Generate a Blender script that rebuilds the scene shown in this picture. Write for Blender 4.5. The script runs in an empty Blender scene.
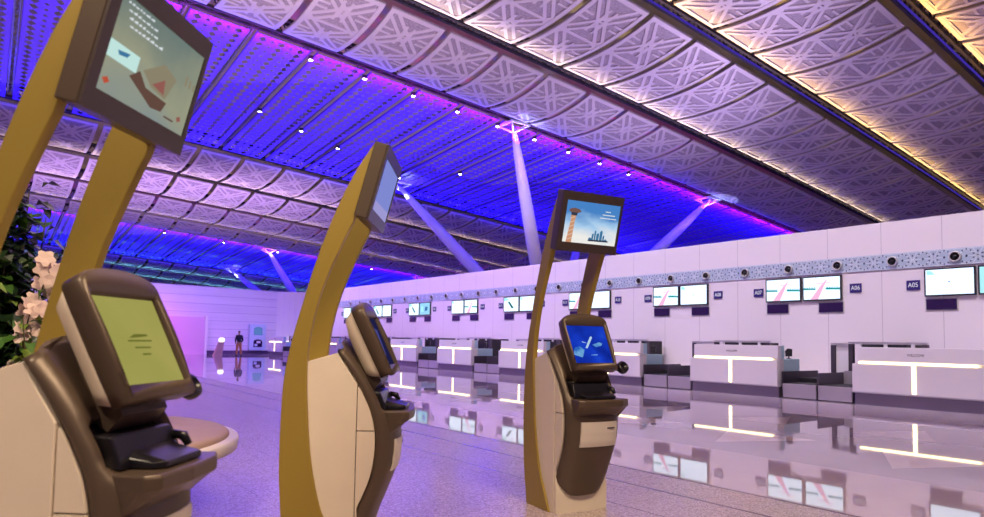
import bpy, bmesh, math, random
from mathutils import Vector, Matrix
random.seed(7)
S = bpy.context.scene
COL = S.collection
PI = math.pi

# ------------------------------------------------------------------ helpers
def link(o, parent=None):
    COL.objects.link(o)
    if parent is not None:
        o.parent = parent
    return o

def tag(o, label=None, cat=None, group=None, kind=None):
    if label: o['label'] = label
    if cat: o['category'] = cat
    if group: o['group'] = group
    if kind: o['kind'] = kind
    return o

def thing(name, label, cat, loc=(0, 0, 0), rz=0.0, group=None):
    o = bpy.data.objects.new(name, None)
    o.empty_display_size = 0.2
    o.location = loc
    o.rotation_euler = (0, 0, rz)
    link(o)
    return tag(o, label, cat, group)

class MB:
    """collects geometry for one mesh object"""
    def __init__(s):
        s.v = []; s.f = []; s.m = []; s.smooth = []
    def face(s, pts, mi=0, sm=False):
        b = len(s.v); s.v += [tuple(p) for p in pts]
        s.f.append(tuple(range(b, b + len(pts)))); s.m.append(mi); s.smooth.append(sm)
    def box(s, a, b, mi=0):
        x0, y0, z0 = a; x1, y1, z1 = b
        i = len(s.v)
        s.v += [(x0,y0,z0),(x1,y0,z0),(x1,y1,z0),(x0,y1,z0),(x0,y0,z1),(x1,y0,z1),(x1,y1,z1),(x0,y1,z1)]
        for q in ((3,2,1,0),(4,5,6,7),(0,1,5,4),(1,2,6,5),(2,3,7,6),(3,0,4,7)):
            s.f.append(tuple(i + k for k in q)); s.m.append(mi); s.smooth.append(False)
        return s
    def prism(s, prof, y0, y1, mi=0, sm=False):
        """profile of (x,z) points, extruded along y"""
        n = len(prof); i = len(s.v)
        s.v += [(x, y0, z) for x, z in prof] + [(x, y1, z) for x, z in prof]
        area = sum(prof[k][0]*prof[(k+1)%n][1]-prof[(k+1)%n][0]*prof[k][1] for k in range(n))
        a = list(range(i, i+n)); b = list(range(i+n, i+2*n))
        if area < 0:
            s.f.append(tuple(reversed(a))); s.f.append(tuple(b))
        else:
            s.f.append(tuple(a)); s.f.append(tuple(reversed(b)))
        s.m += [mi, mi]; s.smooth += [False, False]
        for k in range(n):
            q = (a[k], b[k], b[(k+1)%n], a[(k+1)%n])
            if area < 0: q = tuple(reversed(q))
            s.f.append(tuple(reversed(q)) if area > 0 else tuple(reversed(q))); s.m.append(mi); s.smooth.append(sm)
        return s
    def lathe(s, prof, n=32, mi=0, c=(0,0,0), sm=True):
        """profile of (r,z), around z"""
        i = len(s.v); k = len(prof)
        for r, z in prof:
            for a in range(n):
                t = 2*PI*a/n
                s.v.append((c[0]+r*math.cos(t), c[1]+r*math.sin(t), c[2]+z))
        for j in range(k-1):
            for a in range(n):
                b = (a+1) % n
                s.f.append((i+j*n+a, i+j*n+b, i+(j+1)*n+b, i+(j+1)*n+a)); s.m.append(mi); s.smooth.append(sm)
        return s
    def tube(s, pts, rad, n=8, mi=0, cap=True):
        pts = [Vector(p) for p in pts]
        if not isinstance(rad, (list, tuple)): rad = [rad]*len(pts)
        i = len(s.v)
        ref = Vector((0.13, 0.21, 0.97))
        for k, p in enumerate(pts):
            d = (pts[min(k+1, len(pts)-1)] - pts[max(k-1, 0)]).normalized()
            a = d.cross(ref)
            if a.length < 0.05: a = d.cross(Vector((1, 0, 0)))
            a.normalize(); b = d.cross(a)
            for q in range(n):
                t = 2*PI*q/n
                s.v.append(tuple(p + (a*math.cos(t) + b*math.sin(t))*rad[k]))
        for k in range(len(pts)-1):
            for q in range(n):
                r = (q+1) % n
                s.f.append((i+k*n+q, i+k*n+r, i+(k+1)*n+r, i+(k+1)*n+q)); s.m.append(mi); s.smooth.append(True)
        if cap:
            s.f.append(tuple(i+q for q in range(n))); s.m.append(mi); s.smooth.append(False)
            e = i+(len(pts)-1)*n
            s.f.append(tuple(e+q for q in reversed(range(n)))); s.m.append(mi); s.smooth.append(False)
        return s
    def loft(s, loops, mi=0, sm=True, cap0=False, cap1=False, closed=True):
        i = len(s.v); n = len(loops[0])
        for L in loops: s.v += [tuple(p) for p in L]
        for k in range(len(loops)-1):
            for q in range(n if closed else n-1):
                r = (q+1) % n
                s.f.append((i+k*n+q, i+k*n+r, i+(k+1)*n+r, i+(k+1)*n+q)); s.m.append(mi); s.smooth.append(sm)
        if cap0: s.f.append(tuple(i+q for q in reversed(range(n)))); s.m.append(mi); s.smooth.append(False)
        if cap1:
            e = i+(len(loops)-1)*n
            s.f.append(tuple(e+q for q in range(n))); s.m.append(mi); s.smooth.append(False)
        return s
    def mesh(s, name, mats, fix=True):
        me = bpy.data.meshes.new(name)
        me.from_pydata(s.v, [], s.f)
        if not isinstance(mats, (list, tuple)): mats = [mats]
        for m in mats: me.materials.append(m)
        me.polygons.foreach_set('material_index', s.m)
        me.polygons.foreach_set('use_smooth', s.smooth)
        if fix:
            bm = bmesh.new(); bm.from_mesh(me)
            bmesh.ops.recalc_face_normals(bm, faces=bm.faces[:])
            bm.to_mesh(me); bm.free()
        me.update()
        return me
    def build(s, name, mats, parent=None, bevel=0.0, seg=2, fix=True):
        o = bpy.data.objects.new(name, s.mesh(name, mats, fix))
        link(o, parent)
        if bevel:
            b = o.modifiers.new('bevel', 'BEVEL'); b.width = bevel; b.segments = seg
            b.limit_method = 'ANGLE'; b.angle_limit = math.radians(35)
        return o

def text_mesh(body, size, mat, name, parent=None, depth=0.004, align='CENTER'):
    cu = bpy.data.curves.new(name, 'FONT'); cu.body = body; cu.size = size
    cu.align_x = align; cu.align_y = 'CENTER'; cu.extrude = depth; cu.resolution_u = 3
    o = bpy.data.objects.new(name, cu); COL.objects.link(o)
    dg = bpy.context.evaluated_depsgraph_get()
    me = bpy.data.meshes.new_from_object(o.evaluated_get(dg))
    bpy.data.objects.remove(o)
    me.materials.clear(); me.materials.append(mat)
    n = bpy.data.objects.new(name, me); link(n, parent)
    return n

# ------------------------------------------------------------------ materials
def mat(name, col, rough=0.5, metal=0.0, spec=0.5, emit=None, es=1.0, coat=0.0):
    m = bpy.data.materials.new(name); m.use_nodes = True
    b = m.node_tree.nodes['Principled BSDF']
    b.inputs['Base Color'].default_value = (*col, 1)
    b.inputs['Roughness'].default_value = rough
    b.inputs['Metallic'].default_value = metal
    b.inputs['Specular IOR Level'].default_value = spec
    b.inputs['Coat Weight'].default_value = coat
    if emit:
        b.inputs['Emission Color'].default_value = (*emit, 1)
        b.inputs['Emission Strength'].default_value = es
    return m

def noise_var(m, scale, amount, c2, coord='Object', detail=4.0):
    """break up a plain base colour with a fine noise"""
    nt = m.node_tree; b = nt.nodes['Principled BSDF']
    tc = nt.nodes.new('ShaderNodeTexCoord'); nz = nt.nodes.new('ShaderNodeTexNoise')
    nz.inputs['Scale'].default_value = scale; nz.inputs['Detail'].default_value = detail
    rp = nt.nodes.new('ShaderNodeValToRGB')
    rp.color_ramp.elements[0].position = 0.5-amount; rp.color_ramp.elements[1].position = 0.5+amount
    rp.color_ramp.elements[0].color = b.inputs['Base Color'].default_value
    rp.color_ramp.elements[1].color = (*c2, 1)
    nt.links.new(tc.outputs[coord], nz.inputs['Vector']); nt.links.new(nz.outputs['Fac'], rp.inputs['Fac'])
    nt.links.new(rp.outputs['Color'], b.inputs['Base Color'])
    return m

def emis(name, col, st):
    m = bpy.data.materials.new(name); m.use_nodes = True
    nt = m.node_tree; nt.nodes.clear()
    e = nt.nodes.new('ShaderNodeEmission'); o = nt.nodes.new('ShaderNodeOutputMaterial')
    e.inputs['Color'].default_value = (*col, 1); e.inputs['Strength'].default_value = st
    nt.links.new(e.outputs[0], o.inputs[0])
    return m

def emis_noise(name, cols, st, scale, stretch=(1, 1, 1), grad=None):
    """a lit screen picture: soft noise between colours; grad = (axis, lo, hi) mixes by position on the screen"""
    m = bpy.data.materials.new(name); m.use_nodes = True
    nt = m.node_tree; nt.nodes.clear()
    e = nt.nodes.new('ShaderNodeEmission'); o = nt.nodes.new('ShaderNodeOutputMaterial')
    tc = nt.nodes.new('ShaderNodeTexCoord'); mp = nt.nodes.new('ShaderNodeMapping')
    mp.inputs['Scale'].default_value = stretch
    nz = nt.nodes.new('ShaderNodeTexNoise'); nz.inputs['Scale'].default_value = scale; nz.inputs['Detail'].default_value = 3
    rp = nt.nodes.new('ShaderNodeValToRGB')
    el = rp.color_ramp.elements
    while len(el) < len(cols): el.new(0.5)
    for i, (p, c) in enumerate(cols):
        el[i].position = p; el[i].color = (*c, 1)
    nt.links.new(tc.outputs['Object'], mp.inputs['Vector']); nt.links.new(mp.outputs[0], nz.inputs['Vector'])
    fac = nz.outputs['Fac']
    if grad:
        ax, lo, hi, w = grad
        sp = nt.nodes.new('ShaderNodeSeparateXYZ'); nt.links.new(tc.outputs['Object'], sp.inputs[0])
        mr = nt.nodes.new('ShaderNodeMapRange'); mr.inputs['From Min'].default_value = lo; mr.inputs['From Max'].default_value = hi
        nt.links.new(sp.outputs[ax], mr.inputs['Value'])
        mx = nt.nodes.new('ShaderNodeMix'); mx.inputs['Factor'].default_value = w
        nt.links.new(fac, mx.inputs['A']); nt.links.new(mr.outputs[0], mx.inputs['B'])
        fac = mx.outputs['Result']
    nt.links.new(fac, rp.inputs['Fac']); nt.links.new(rp.outputs['Color'], e.inputs['Color'])
    e.inputs['Strength'].default_value = st
    nt.links.new(e.outputs[0], o.inputs[0])
    return m

class N:
    """tiny node-graph helper"""
    def __init__(s, m):
        s.nt = m.node_tree
    def new(s, t, **kw):
        n = s.nt.nodes.new(t)
        for k, v in kw.items(): setattr(n, k, v)
        return n
    def math(s, op, a, b=None, c=None):
        n = s.new('ShaderNodeMath', operation=op)
        for i, x in enumerate((a, b, c)):
            if x is None: continue
            if isinstance(x, (int, float)): n.inputs[i].default_value = x
            else: s.nt.links.new(x, n.inputs[i])
        return n.outputs[0]
    def mix(s, f, a, b):
        n = s.new('ShaderNodeMix', data_type='RGBA')
        if isinstance(f, (int, float)): n.inputs['Factor'].default_value = f
        else: s.nt.links.new(f, n.inputs['Factor'])
        for k, x in ((6, a), (7, b)):
            if isinstance(x, tuple): n.inputs[k].default_value = (*x, 1)
            else: s.nt.links.new(x, n.inputs[k])
        return n.outputs[2]

M = {}
M['gold'] = noise_var(mat('gold_paint', (0.36, 0.25, 0.045), 0.42, 0.25), 900, 0.2, (0.32, 0.225, 0.04))
M['bronze'] = noise_var(mat('bronze_paint', (0.105, 0.072, 0.052), 0.38, 0.3), 700, 0.2, (0.09, 0.062, 0.045))
M['bezel'] = mat('dark_bezel', (0.06, 0.042, 0.038), 0.4, 0.2)
M['cream'] = noise_var(mat('cream_laminate', (0.74, 0.64, 0.53), 0.45), 6, 0.3, (0.70, 0.60, 0.50))
M['black'] = mat('black_plastic', (0.008, 0.007, 0.012), 0.3)
M['shell'] = mat('pale_shell', (0.62, 0.52, 0.42), 0.4)
M['plate'] = mat('paper_plate', (0.62, 0.55, 0.5), 0.4)
M['ink'] = mat('dark_ink', (0.03, 0.025, 0.04), 0.5)
M['counter'] = mat('counter_white', (0.80, 0.76, 0.80), 0.22, spec=0.5)
M['counter_side'] = mat('pale_blue_laminate', (0.42, 0.62, 0.72), 0.35)
M['steel'] = noise_var(mat('brushed_steel', (0.62, 0.57, 0.63), 0.28, 0.55), 3, 0.3, (0.55, 0.50, 0.58))
M['darksteel'] = mat('dark_steel', (0.12, 0.10, 0.13), 0.35, 0.7)
M['plinthsteel'] = mat('plinth_steel', (0.33, 0.28, 0.38), 0.22, 0.5)
M['belt'] = mat('rubber_belt', (0.015, 0.013, 0.018), 0.6)
M['led'] = emis('warm_led', (1.0, 0.80, 0.40), 5.0)
M['signblue'] = mat('sign_blue', (0.035, 0.02, 0.17), 0.4)
M['signwhite'] = emis('sign_letters', (0.9, 0.85, 1.0), 0.75)
M['frame'] = mat('screen_frame', (0.02, 0.018, 0.03), 0.35)
M['offdisplay'] = mat('switched_off_display', (0.03, 0.012, 0.07), 0.25)
M['skin'] = mat('skin', (0.36, 0.19, 0.12), 0.5)
M['navy'] = mat('navy_shirt', (0.012, 0.012, 0.035), 0.8)
M['tan'] = mat('tan_trousers', (0.55, 0.23, 0.09), 0.8)
M['hair'] = mat('dark_hair', (0.01, 0.008, 0.01), 0.7)
M['lattice'] = mat('panel_lattice', (0.60, 0.53, 0.60), 0.45, 0.15)
M['backing'] = noise_var(mat('panel_backing', (0.40, 0.34, 0.41), 0.6, 0.1), 25, 0.05, (0.27, 0.22, 0.28))
M['bluelitpanel'] = mat('pierced_sheet_lit_blue', (0.13, 0.05, 0.62), 0.5)  # blue lighting put into the base colour, the sheet itself is white metal
M['truss'] = mat('truss_steel', (0.035, 0.03, 0.055), 0.5, 0.4)
M['trusslight'] = mat('truss_pale', (0.22, 0.22, 0.26), 0.4, 0.5)
M['roof'] = mat('roof_deck', (0.50, 0.42, 0.28), 0.8)
M['strut'] = mat('strut_white', (0.80, 0.78, 0.84), 0.35)
M['planter'] = mat('planter_white', (0.78, 0.72, 0.66), 0.4)
M['cushion'] = noise_var(mat('cushion_tan', (0.42, 0.29, 0.21), 0.6), 8, 0.3, (0.38, 0.26, 0.19))
M['soil'] = mat('soil', (0.04, 0.025, 0.015), 0.9)
M['leafdark'] = mat('dark_leaf', (0.010, 0.030, 0.010), 0.35)
M['leafmid'] = mat('mid_leaf', (0.06, 0.16, 0.025), 0.4)
M['leaflight'] = mat('light_leaf', (0.22, 0.34, 0.05), 0.45)
M['stem'] = mat('stem', (0.07, 0.06, 0.02), 0.7)
M['petal'] = mat('pale_petal', (0.80, 0.60, 0.55), 0.6)
M['lamp'] = emis('lamp_lens', (1, 0.92, 1.0), 30.0)
M['trusssheen'] = emis('truss_blue_sheen', (0.12, 0.06, 0.85), 0.4)  # glow standing in for the blue sheen along truss edges

# wall cladding with thin vertical joints
def wall_mat():
    m = mat('wall_cladding', (0.80, 0.73, 0.77), 0.28)
    g = N(m); b = m.node_tree.nodes['Principled BSDF']
    tc = g.new('ShaderNodeTexCoord'); sp = g.new('ShaderNodeSeparateXYZ'); m.node_tree.links.new(tc.outputs['Object'], sp.inputs[0])
    y = g.math('ADD', sp.outputs[1], 200*1.559-6.97+0.005)
    fr = g.math('FRACT', g.math('DIVIDE', y, 1.559))
    line = g.math('LESS_THAN', fr, 0.010)
    c = g.mix(line, (0.80, 0.73, 0.77), (0.50, 0.44, 0.50))
    m.node_tree.links.new(c, b.inputs['Base Color'])
    return m
M['wall'] = wall_mat()

def endwall_mat():
    m = mat('end_wall_stone', (0.74, 0.66, 0.76), 0.35)
    g = N(m); b = m.node_tree.nodes['Principled BSDF']; L = m.node_tree.links
    tc = g.new('ShaderNodeTexCoord'); sp = g.new('ShaderNodeSeparateXYZ'); L.new(tc.outputs['Object'], sp.inputs[0])
    z = g.math('DIVIDE', sp.outputs[2], 0.62)
    fr = g.math('FRACT', z)
    line = g.math('LESS_THAN', fr, 0.07)
    nz = g.new('ShaderNodeTexNoise'); nz.inputs['Scale'].default_value = 1.0
    cx = g.new('ShaderNodeCombineXYZ'); L.new(g.math('MULTIPLY', sp.outputs[0], 0.12), cx.inputs[0]); L.new(g.math('MULTIPLY', sp.outputs[2], 2.2), cx.inputs[1])
    L.new(cx.outputs[0], nz.inputs['Vector'])
    base = g.mix(nz.outputs['Fac'], (0.62, 0.54, 0.66), (0.86, 0.78, 0.86))
    c = g.mix(line, base, (0.52, 0.44, 0.58))
    L.new(c, b.inputs['Base Color'])
    return m
M['endwall'] = endwall_mat()

def floor_mat():
    m = mat('polished_floor', (0.6, 0.52, 0.6), 0.05)
    g = N(m); b = m.node_tree.nodes['Principled BSDF']; L = m.node_tree.links
    tc = g.new('ShaderNodeTexCoord'); sp = g.new('ShaderNodeSeparateXYZ'); L.new(tc.outputs['Object'], sp.inputs[0])
    X, Y = sp.outputs[0], sp.outputs[1]
    vo = g.new('ShaderNodeTexVoronoi'); vo.inputs['Scale'].default_value = 75; L.new(tc.outputs['Object'], vo.inputs['Vector'])
    n2 = g.new('ShaderNodeTexNoise'); n2.inputs['Scale'].default_value = 70; n2.inputs['Detail'].default_value = 5; L.new(tc.outputs['Object'], n2.inputs['Vector'])
    n3 = g.new('ShaderNodeTexNoise'); n3.inputs['Scale'].default_value = 0.9; L.new(tc.outputs['Object'], n3.inputs['Vector'])
    sepc = g.new('ShaderNodeSeparateColor'); L.new(vo.outputs['Color'], sepc.inputs[0])
    speck = g.math('MULTIPLY', sepc.outputs[0], n2.outputs['Fac'])
    rp = g.new('ShaderNodeValToRGB'); L.new(speck, rp.inputs['Fac'])
    e = rp.color_ramp.elements; e[0].position = 0.05; e[0].color = (0.33, 0.26, 0.27, 1); e[1].position = 0.5; e[1].color = (0.62, 0.51, 0.50, 1)
    gran = rp.outputs['Color']
    # fine tile joints in the granite
    fx = g.math('LESS_THAN', g.math('FRACT', g.math('DIVIDE', g.math('ADD', X, 100.04), 0.75)), 0.010)
    fy = g.math('LESS_THAN', g.math('FRACT', g.math('DIVIDE', g.math('ADD', Y, 100.3), 0.75)), 0.010)
    joint = g.math('MAXIMUM', fx, fy)
    gran = g.mix(g.math('MULTIPLY', joint, 0.55), gran, (0.20, 0.15, 0.18))
    # polished zone
    pol = g.mix(n3.outputs['Fac'], (0.52, 0.44, 0.53), (0.64, 0.55, 0.62))
    grey = g.mix(n3.outputs['Fac'], (0.36, 0.32, 0.40), (0.44, 0.38, 0.46))
    inb = g.math('MULTIPLY', g.math('GREATER_THAN', X, 7.8), g.math('LESS_THAN', X, 13.4))
    pol = g.mix(inb, pol, grey)
    # star points: pale triangles along the grey band
    def tri(period, off, x0, x1, half):
        u = g.math('SUBTRACT', g.math('FRACT', g.math('DIVIDE', g.math('ADD', Y, 200+off), period)), 0.5)
        u = g.math('ABSOLUTE', g.math('MULTIPLY', u, period))
        t = g.math('DIVIDE', g.math('SUBTRACT', X, x0), x1-x0)
        ok = g.math('MULTIPLY', g.math('GREATER_THAN', t, 0.0), g.math('LESS_THAN', t, 1.0))
        w = g.math('MULTIPLY', t, half)
        return g.math('MULTIPLY', ok, g.math('LESS_THAN', u, w))
    t1 = tri(2.345, -6.40+2.345/2, 8.40, 9.85, 0.72)
    t2 = tri(2.345, -6.40, 12.6, 11.3, 0.62)
    tm = g.math('MAXIMUM', t1, t2)
    pol = g.mix(tm, pol, (0.74, 0.66, 0.70))
    isg = g.math('LESS_THAN', X, 5.78)
    col = g.mix(isg, pol, gran)
    def strip(x, w): return g.math('LESS_THAN', g.math('ABSOLUTE', g.math('SUBTRACT', X, x)), w)
    ln = g.math('MAXIMUM', g.math('MAXIMUM', strip(5.78, 0.022), strip(5.16, 0.02)), strip(4.43, 0.008))
    col = g.mix(ln, col, (0.16, 0.11, 0.15))
    L.new(col, b.inputs['Base Color'])
    rg = g.math('MULTIPLY_ADD', isg, 0.17, 0.025)
    rg = g.math('ADD', rg, g.math('MULTIPLY', g.math('MULTIPLY', isg, n2.outputs['Fac']), 0.12))
    L.new(rg, b.inputs['Roughness'])
    b.inputs['IOR'].default_value = 1.75
    # faint waviness of the slabs
    bp = g.new('ShaderNodeBump'); bp.inputs['Strength'].default_value = 0.02; bp.inputs['Distance'].default_value = 0.02
    L.new(n3.outputs['Fac'], bp.inputs['Height']); L.new(bp.outputs[0], b.inputs['Normal'])
    return m
M['floor'] = floor_mat()
M['portal'] = mat('portal_panel', (0.66, 0.42, 0.62), 0.3)
M['basedark'] = mat('dark_skirting', (0.09, 0.05, 0.13), 0.25)
M['bandbase'] = mat('band_blue_grey', (0.44, 0.53, 0.66), 0.35)
M['bandlight'] = mat('band_pale', (0.68, 0.74, 0.84), 0.35)
M['banddark'] = mat('band_dark', (0.035, 0.05, 0.11), 0.4)
M['nozzle'] = mat('nozzle_grey', (0.62, 0.60, 0.60), 0.35, 0.2)

# ------------------------------------------------------------------ camera
ROT = [(0.79625838, -0.60472108, 0.01688234), (-0.04983973, -0.03776286, 0.99804307), (0.60290015, 0.79554157, 0.06020813)]
CF, CX, CY, CH = 664.505, 492.0, 300.04, 1.4
cd = bpy.data.cameras.new('camera'); cam = bpy.data.objects.new('camera', cd); COL.objects.link(cam)
r, u, f = [Vector(x) for x in ROT]
cam.matrix_world = Matrix(((r.x, u.x, -f.x, 0), (r.y, u.y, -f.y, 0), (r.z, u.z, -f.z, CH), (0, 0, 0, 1)))
cd.sensor_width = 36.0; cd.lens = CF/984*36; cd.shift_y = (CY-258.5)/984; cd.clip_end = 500
cd.dof.use_dof = True; cd.dof.focus_distance = 8.0; cd.dof.aperture_fstop = 2.4
S.camera = cam

def px(P):
    d = Vector(P)-Vector((0, 0, CH)); z = d.dot(f)
    if z < 0.2: return None
    return CX+CF*d.dot(r)/z, CY-CF*d.dot(u)/z

# ------------------------------------------------------------------ ceiling geometry
SX, SQ, SV, H0 = 0.0597, 0.0005, 0.0778, 14.0
def zc(U, V): return H0-SX*U-SQ*U*U-SV*(V-20)
WX = 20.73            # face of the counter wall

# ---- setting: floor, walls
fl = MB(); fl.box((-30, -12, -0.2), (64, 110, 0.0))
tag(fl.build('floor', M['floor']), kind='structure')

def extrude_path(path, z0, z1, th, name, mats, closed_ends=True):
    """vertical wall along a plan polyline, thickened to the left of travel"""
    n = len(path); off = []
    for i in range(n):
        a = Vector(path[max(i-1, 0)]); b = Vector(path[min(i+1, n-1)])
        d = (b-a).normalized(); off.append((path[i][0]+d.y*th, path[i][1]-d.x*th))
    mb = MB()
    L0 = [(*p, z0) for p in path]; L1 = [(*p, z1) for p in path]; L2 = [(*p, z1) for p in off]; L3 = [(*p, z0) for p in off]
    mb.loft([[L0[i], L1[i], L2[i], L3[i]] for i in range(n)], sm=False, cap0=True, cap1=True)
    return tag(mb.build(name, mats), kind='structure')

WH = 5.03
corner = []
cxr, cyr, rr = WX-2.6, 50.75, 2.6
for k in range(9):
    t = math.radians(k*(80/8)); corner.append((cxr+rr*math.cos(t), cyr+rr*math.sin(t)))
extrude_path([(WX, -12), (WX, 20), (WX, 50.6)]+corner, 0, WH, 0.45, 'wall_counter_side', M['wall'])
ex, ey = corner[-1]
extrude_path([(ex, ey), (ex-18, ey-18*0.176), (ex-40, ey-40*0.176)], 0, WH, 0.45, 'wall_end', M['endwall'])
def end_y(x): return ey-(ex-x)*0.176
# cap strip on top of the walls
# skirting along the end wall
mb = MB(); pth = [(ex-0.1, end_y(ex-0.1)), (ex-8, end_y(ex-8))]
mb.loft([[(x, y-0.03-o, z) for o, z in ((0, 0), (0.05, 0), (0.05, 0.27), (0, 0.27))] for x, y in pth], sm=False, cap0=True, cap1=True)
tag(mb.build('baseboard_end', M['basedark']), kind='structure')
# lower portal wall of pink panels left of the person
mb = MB()
xs = (12.75, -16)
mb.loft([[(x, end_y(x)-0.02-o, z) for o, z in ((0, 0), (0.5, 0), (0.5, 2.72), (0, 2.72))] for x in xs], sm=False, cap0=True, cap1=True)
tag(mb.build('wall_end_portal', M['portal']), kind='structure')
mb = MB()
mb.loft([[(x, end_y(x)-0.02-o, z) for o, z in ((0, 0), (0.56, 0), (0.56, 2.8), (0, 2.8))] for x in (12.76, 12.95)], sm=False, cap0=True, cap1=True)
tag(mb.build('trim_portal', M['counter']), kind='structure')

# ---- roof deck above the panels
mb = MB()
Us = [-14+k*6.5 for k in range(13)]; Vs = [-8, 25, 60, 108]
for i in range(len(Us)-1):
    for j in range(len(Vs)-1):
        mb.face([(a, b, zc(a, b)+2.2) for a, b in ((Us[i], Vs[j]), (Us[i+1], Vs[j]), (Us[i+1], Vs[j+1]), (Us[i], Vs[j+1]))])
tag(mb.build('ceiling', M['roof'], fix=False), kind='structure')

# ---- ceiling panels
def strap(mb, a, b, w, surf, mi=0, th=0.035, n=7):
    """flat ribbon from a to b in panel coordinates, laid on the panel's underside"""
    a = Vector(a); b = Vector(b); d = (b-a); L = d.length
    if L < 1e-4: return
    d /= L; nrm = Vector((-d.y, d.x))*w/2
    loops = []
    k = max(1, int(n*L/5)+1)
    for i in range(k+1):
        p = a+(b-a)*(i/k)
        q0 = p-nrm; q1 = p+nrm
        z0 = surf(q0.x, q0.y); z1 = surf(q1.x, q1.y)
        loops.append([(q0.x, q0.y, z0-0.001), (q0.x, q0.y, z0-th), (q1.x, q1.y, z1-th), (q1.x, q1.y, z1-0.001)])
    mb.loft(loops, mi, sm=False, cap0=True, cap1=True)

def clip(a, b, x0, x1, y0, y1):
    t0, t1 = 0.0, 1.0; dx, dy = b[0]-a[0], b[1]-a[1]
    for p, q in ((-dx, a[0]-x0), (dx, x1-a[0]), (-dy, a[1]-y0), (dy, y1-a[1])):
        if abs(p) < 1e-9:
            if q < 0: return None
        else:
            t = q/p
            if p < 0: t0 = max(t0, t)
            else: t1 = min(t1, t)
    if t0 >= t1: return None
    return (a[0]+dx*t0, a[1]+dy*t0), (a[0]+dx*t1, a[1]+dy*t1)

def white_panel(w, L, sag, name):
    mb = MB(); hw, hl = w/2, L/2
    surf = lambda x, y: -sag*(1-(y/hl)**2)
    n = 10
    loops = []
    for i in range(n+1):
        y = -hl+L*i/n; z = surf(0, y)
        loops.append([(-hw, y, z+0.05), (-hw, y, z), (hw, y, z), (hw, y, z+0.05)])
    mb.loft(loops, 1, sm=False, cap0=True, cap1=True)
    bw = 0.17
    for s in (-1, 1):
        strap(mb, (s*(hw-bw/2), -hl), (s*(hw-bw/2), hl), bw, surf, 0, 0.05, 12)
        strap(mb, (-hw+bw, s*(hl-bw/2)), (hw-bw, s*(hl-bw/2)), bw, surf, 0, 0.05)
    x0, x1, y0, y1 = -hw+bw, hw-bw, -hl+bw, hl-bw
    cells = 2; ch = (y1-y0)/cells; cw = x1-x0
    def seg(a, b, ww):
        c = clip(a, b, x0, x1, y0, y1)
        if c: strap(mb, c[0], c[1], ww, surf)
    for c in range(cells):
        cy = y0+ch*(c+0.5)
        for s in (-1, 1):
            d = Vector((cw, s*ch)).normalized(); nn = Vector((-d.y, d.x))
            for o in (-0.15, 0.15):
                p = Vector((0, cy))+nn*o
                seg(tuple(p-d*1.62), tuple(p+d*1.62), 0.13)
        for o in (-0.16, 0.16):
            seg((o, cy-ch*0.30), (o, cy+ch*0.30), 0.11)
            seg((x0, cy+o*0.9), (x0+cw*0.22, cy+o*0.9), 0.09); seg((x1-cw*0.22, cy+o*0.9), (x1, cy+o*0.9), 0.09)
        seg((-0.16, cy), (0.16, cy), 0.09)
        seg((x0, cy+ch/2), (x1, cy+ch/2), 0.15)
    return mb.mesh(name, [M['lattice'], M['backing']])

def blue_panel(w, L, name):
    """flat sheet pierced with kite shaped holes"""
    mb = MB(); nx = 5; ny = int(L/0.46); bw = 0.12
    cw = (w-2*bw)/nx; ch = (L-2*bw)/ny
    hw, hl = w/2, L/2
    for a in ((-hw, -hl, -hw+bw, hl), (hw-bw, -hl, hw, hl), (-hw+bw, -hl, hw-bw, -hl+bw), (-hw+bw, hl-bw, hw-bw, hl)):
        mb.face([(a[0], a[1], 0), (a[2], a[1], 0), (a[2], a[3], 0), (a[0], a[3], 0)])
    for i in range(nx):
        for j in range(ny):
            x0 = -hw+bw+cw*i; y0 = -hl+bw+ch*j; x1 = x0+cw; y1 = y0+ch; cx, cy = (x0+x1)/2, (y0+y1)/2
            k = (i+2*j) % 4; fl = 1 if (j//2) % 2 == 0 else -1
            if k in (0, 2):
                sx, sy = cw*0.52, ch*0.46; fl2 = 1 if k == 0 else -1
                hole = [(cx-sx*0.8, cy-sy*0.15*fl*fl2), (cx, cy-sy), (cx+sx*0.8, cy+0.15*fl2*fl*sy), (cx, cy+sy)]
            else:
                sx, sy = cw*0.26, ch*0.24
                hole = [(cx-sx, cy), (cx, cy-sy), (cx+sx, cy), (cx, cy+sy)]
            ring = [(x0, cy), (x0, y0), (cx, y0), (x1, y0), (x1, cy), (x1, y1), (cx, y1), (x0, y1)]
            h = hole
            def F(*p): mb.face([(q[0], q[1], 0) for q in p])
            F(ring[0], ring[1], ring[2], h[1], h[0]); F(ring[2], ring[3], ring[4], h[2], h[1])
            F(ring[4], ring[5], ring[6], h[3], h[2]); F(ring[6], ring[7], ring[0], h[0], h[3])
    # folded side lips
    for s in (-1, 1):
        mb.box((s*hw-0.012, -hl, 0), (s*hw+0.012, hl, 0.10))
    return mb.mesh(name, M['bluelitpanel'], fix=True)

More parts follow.
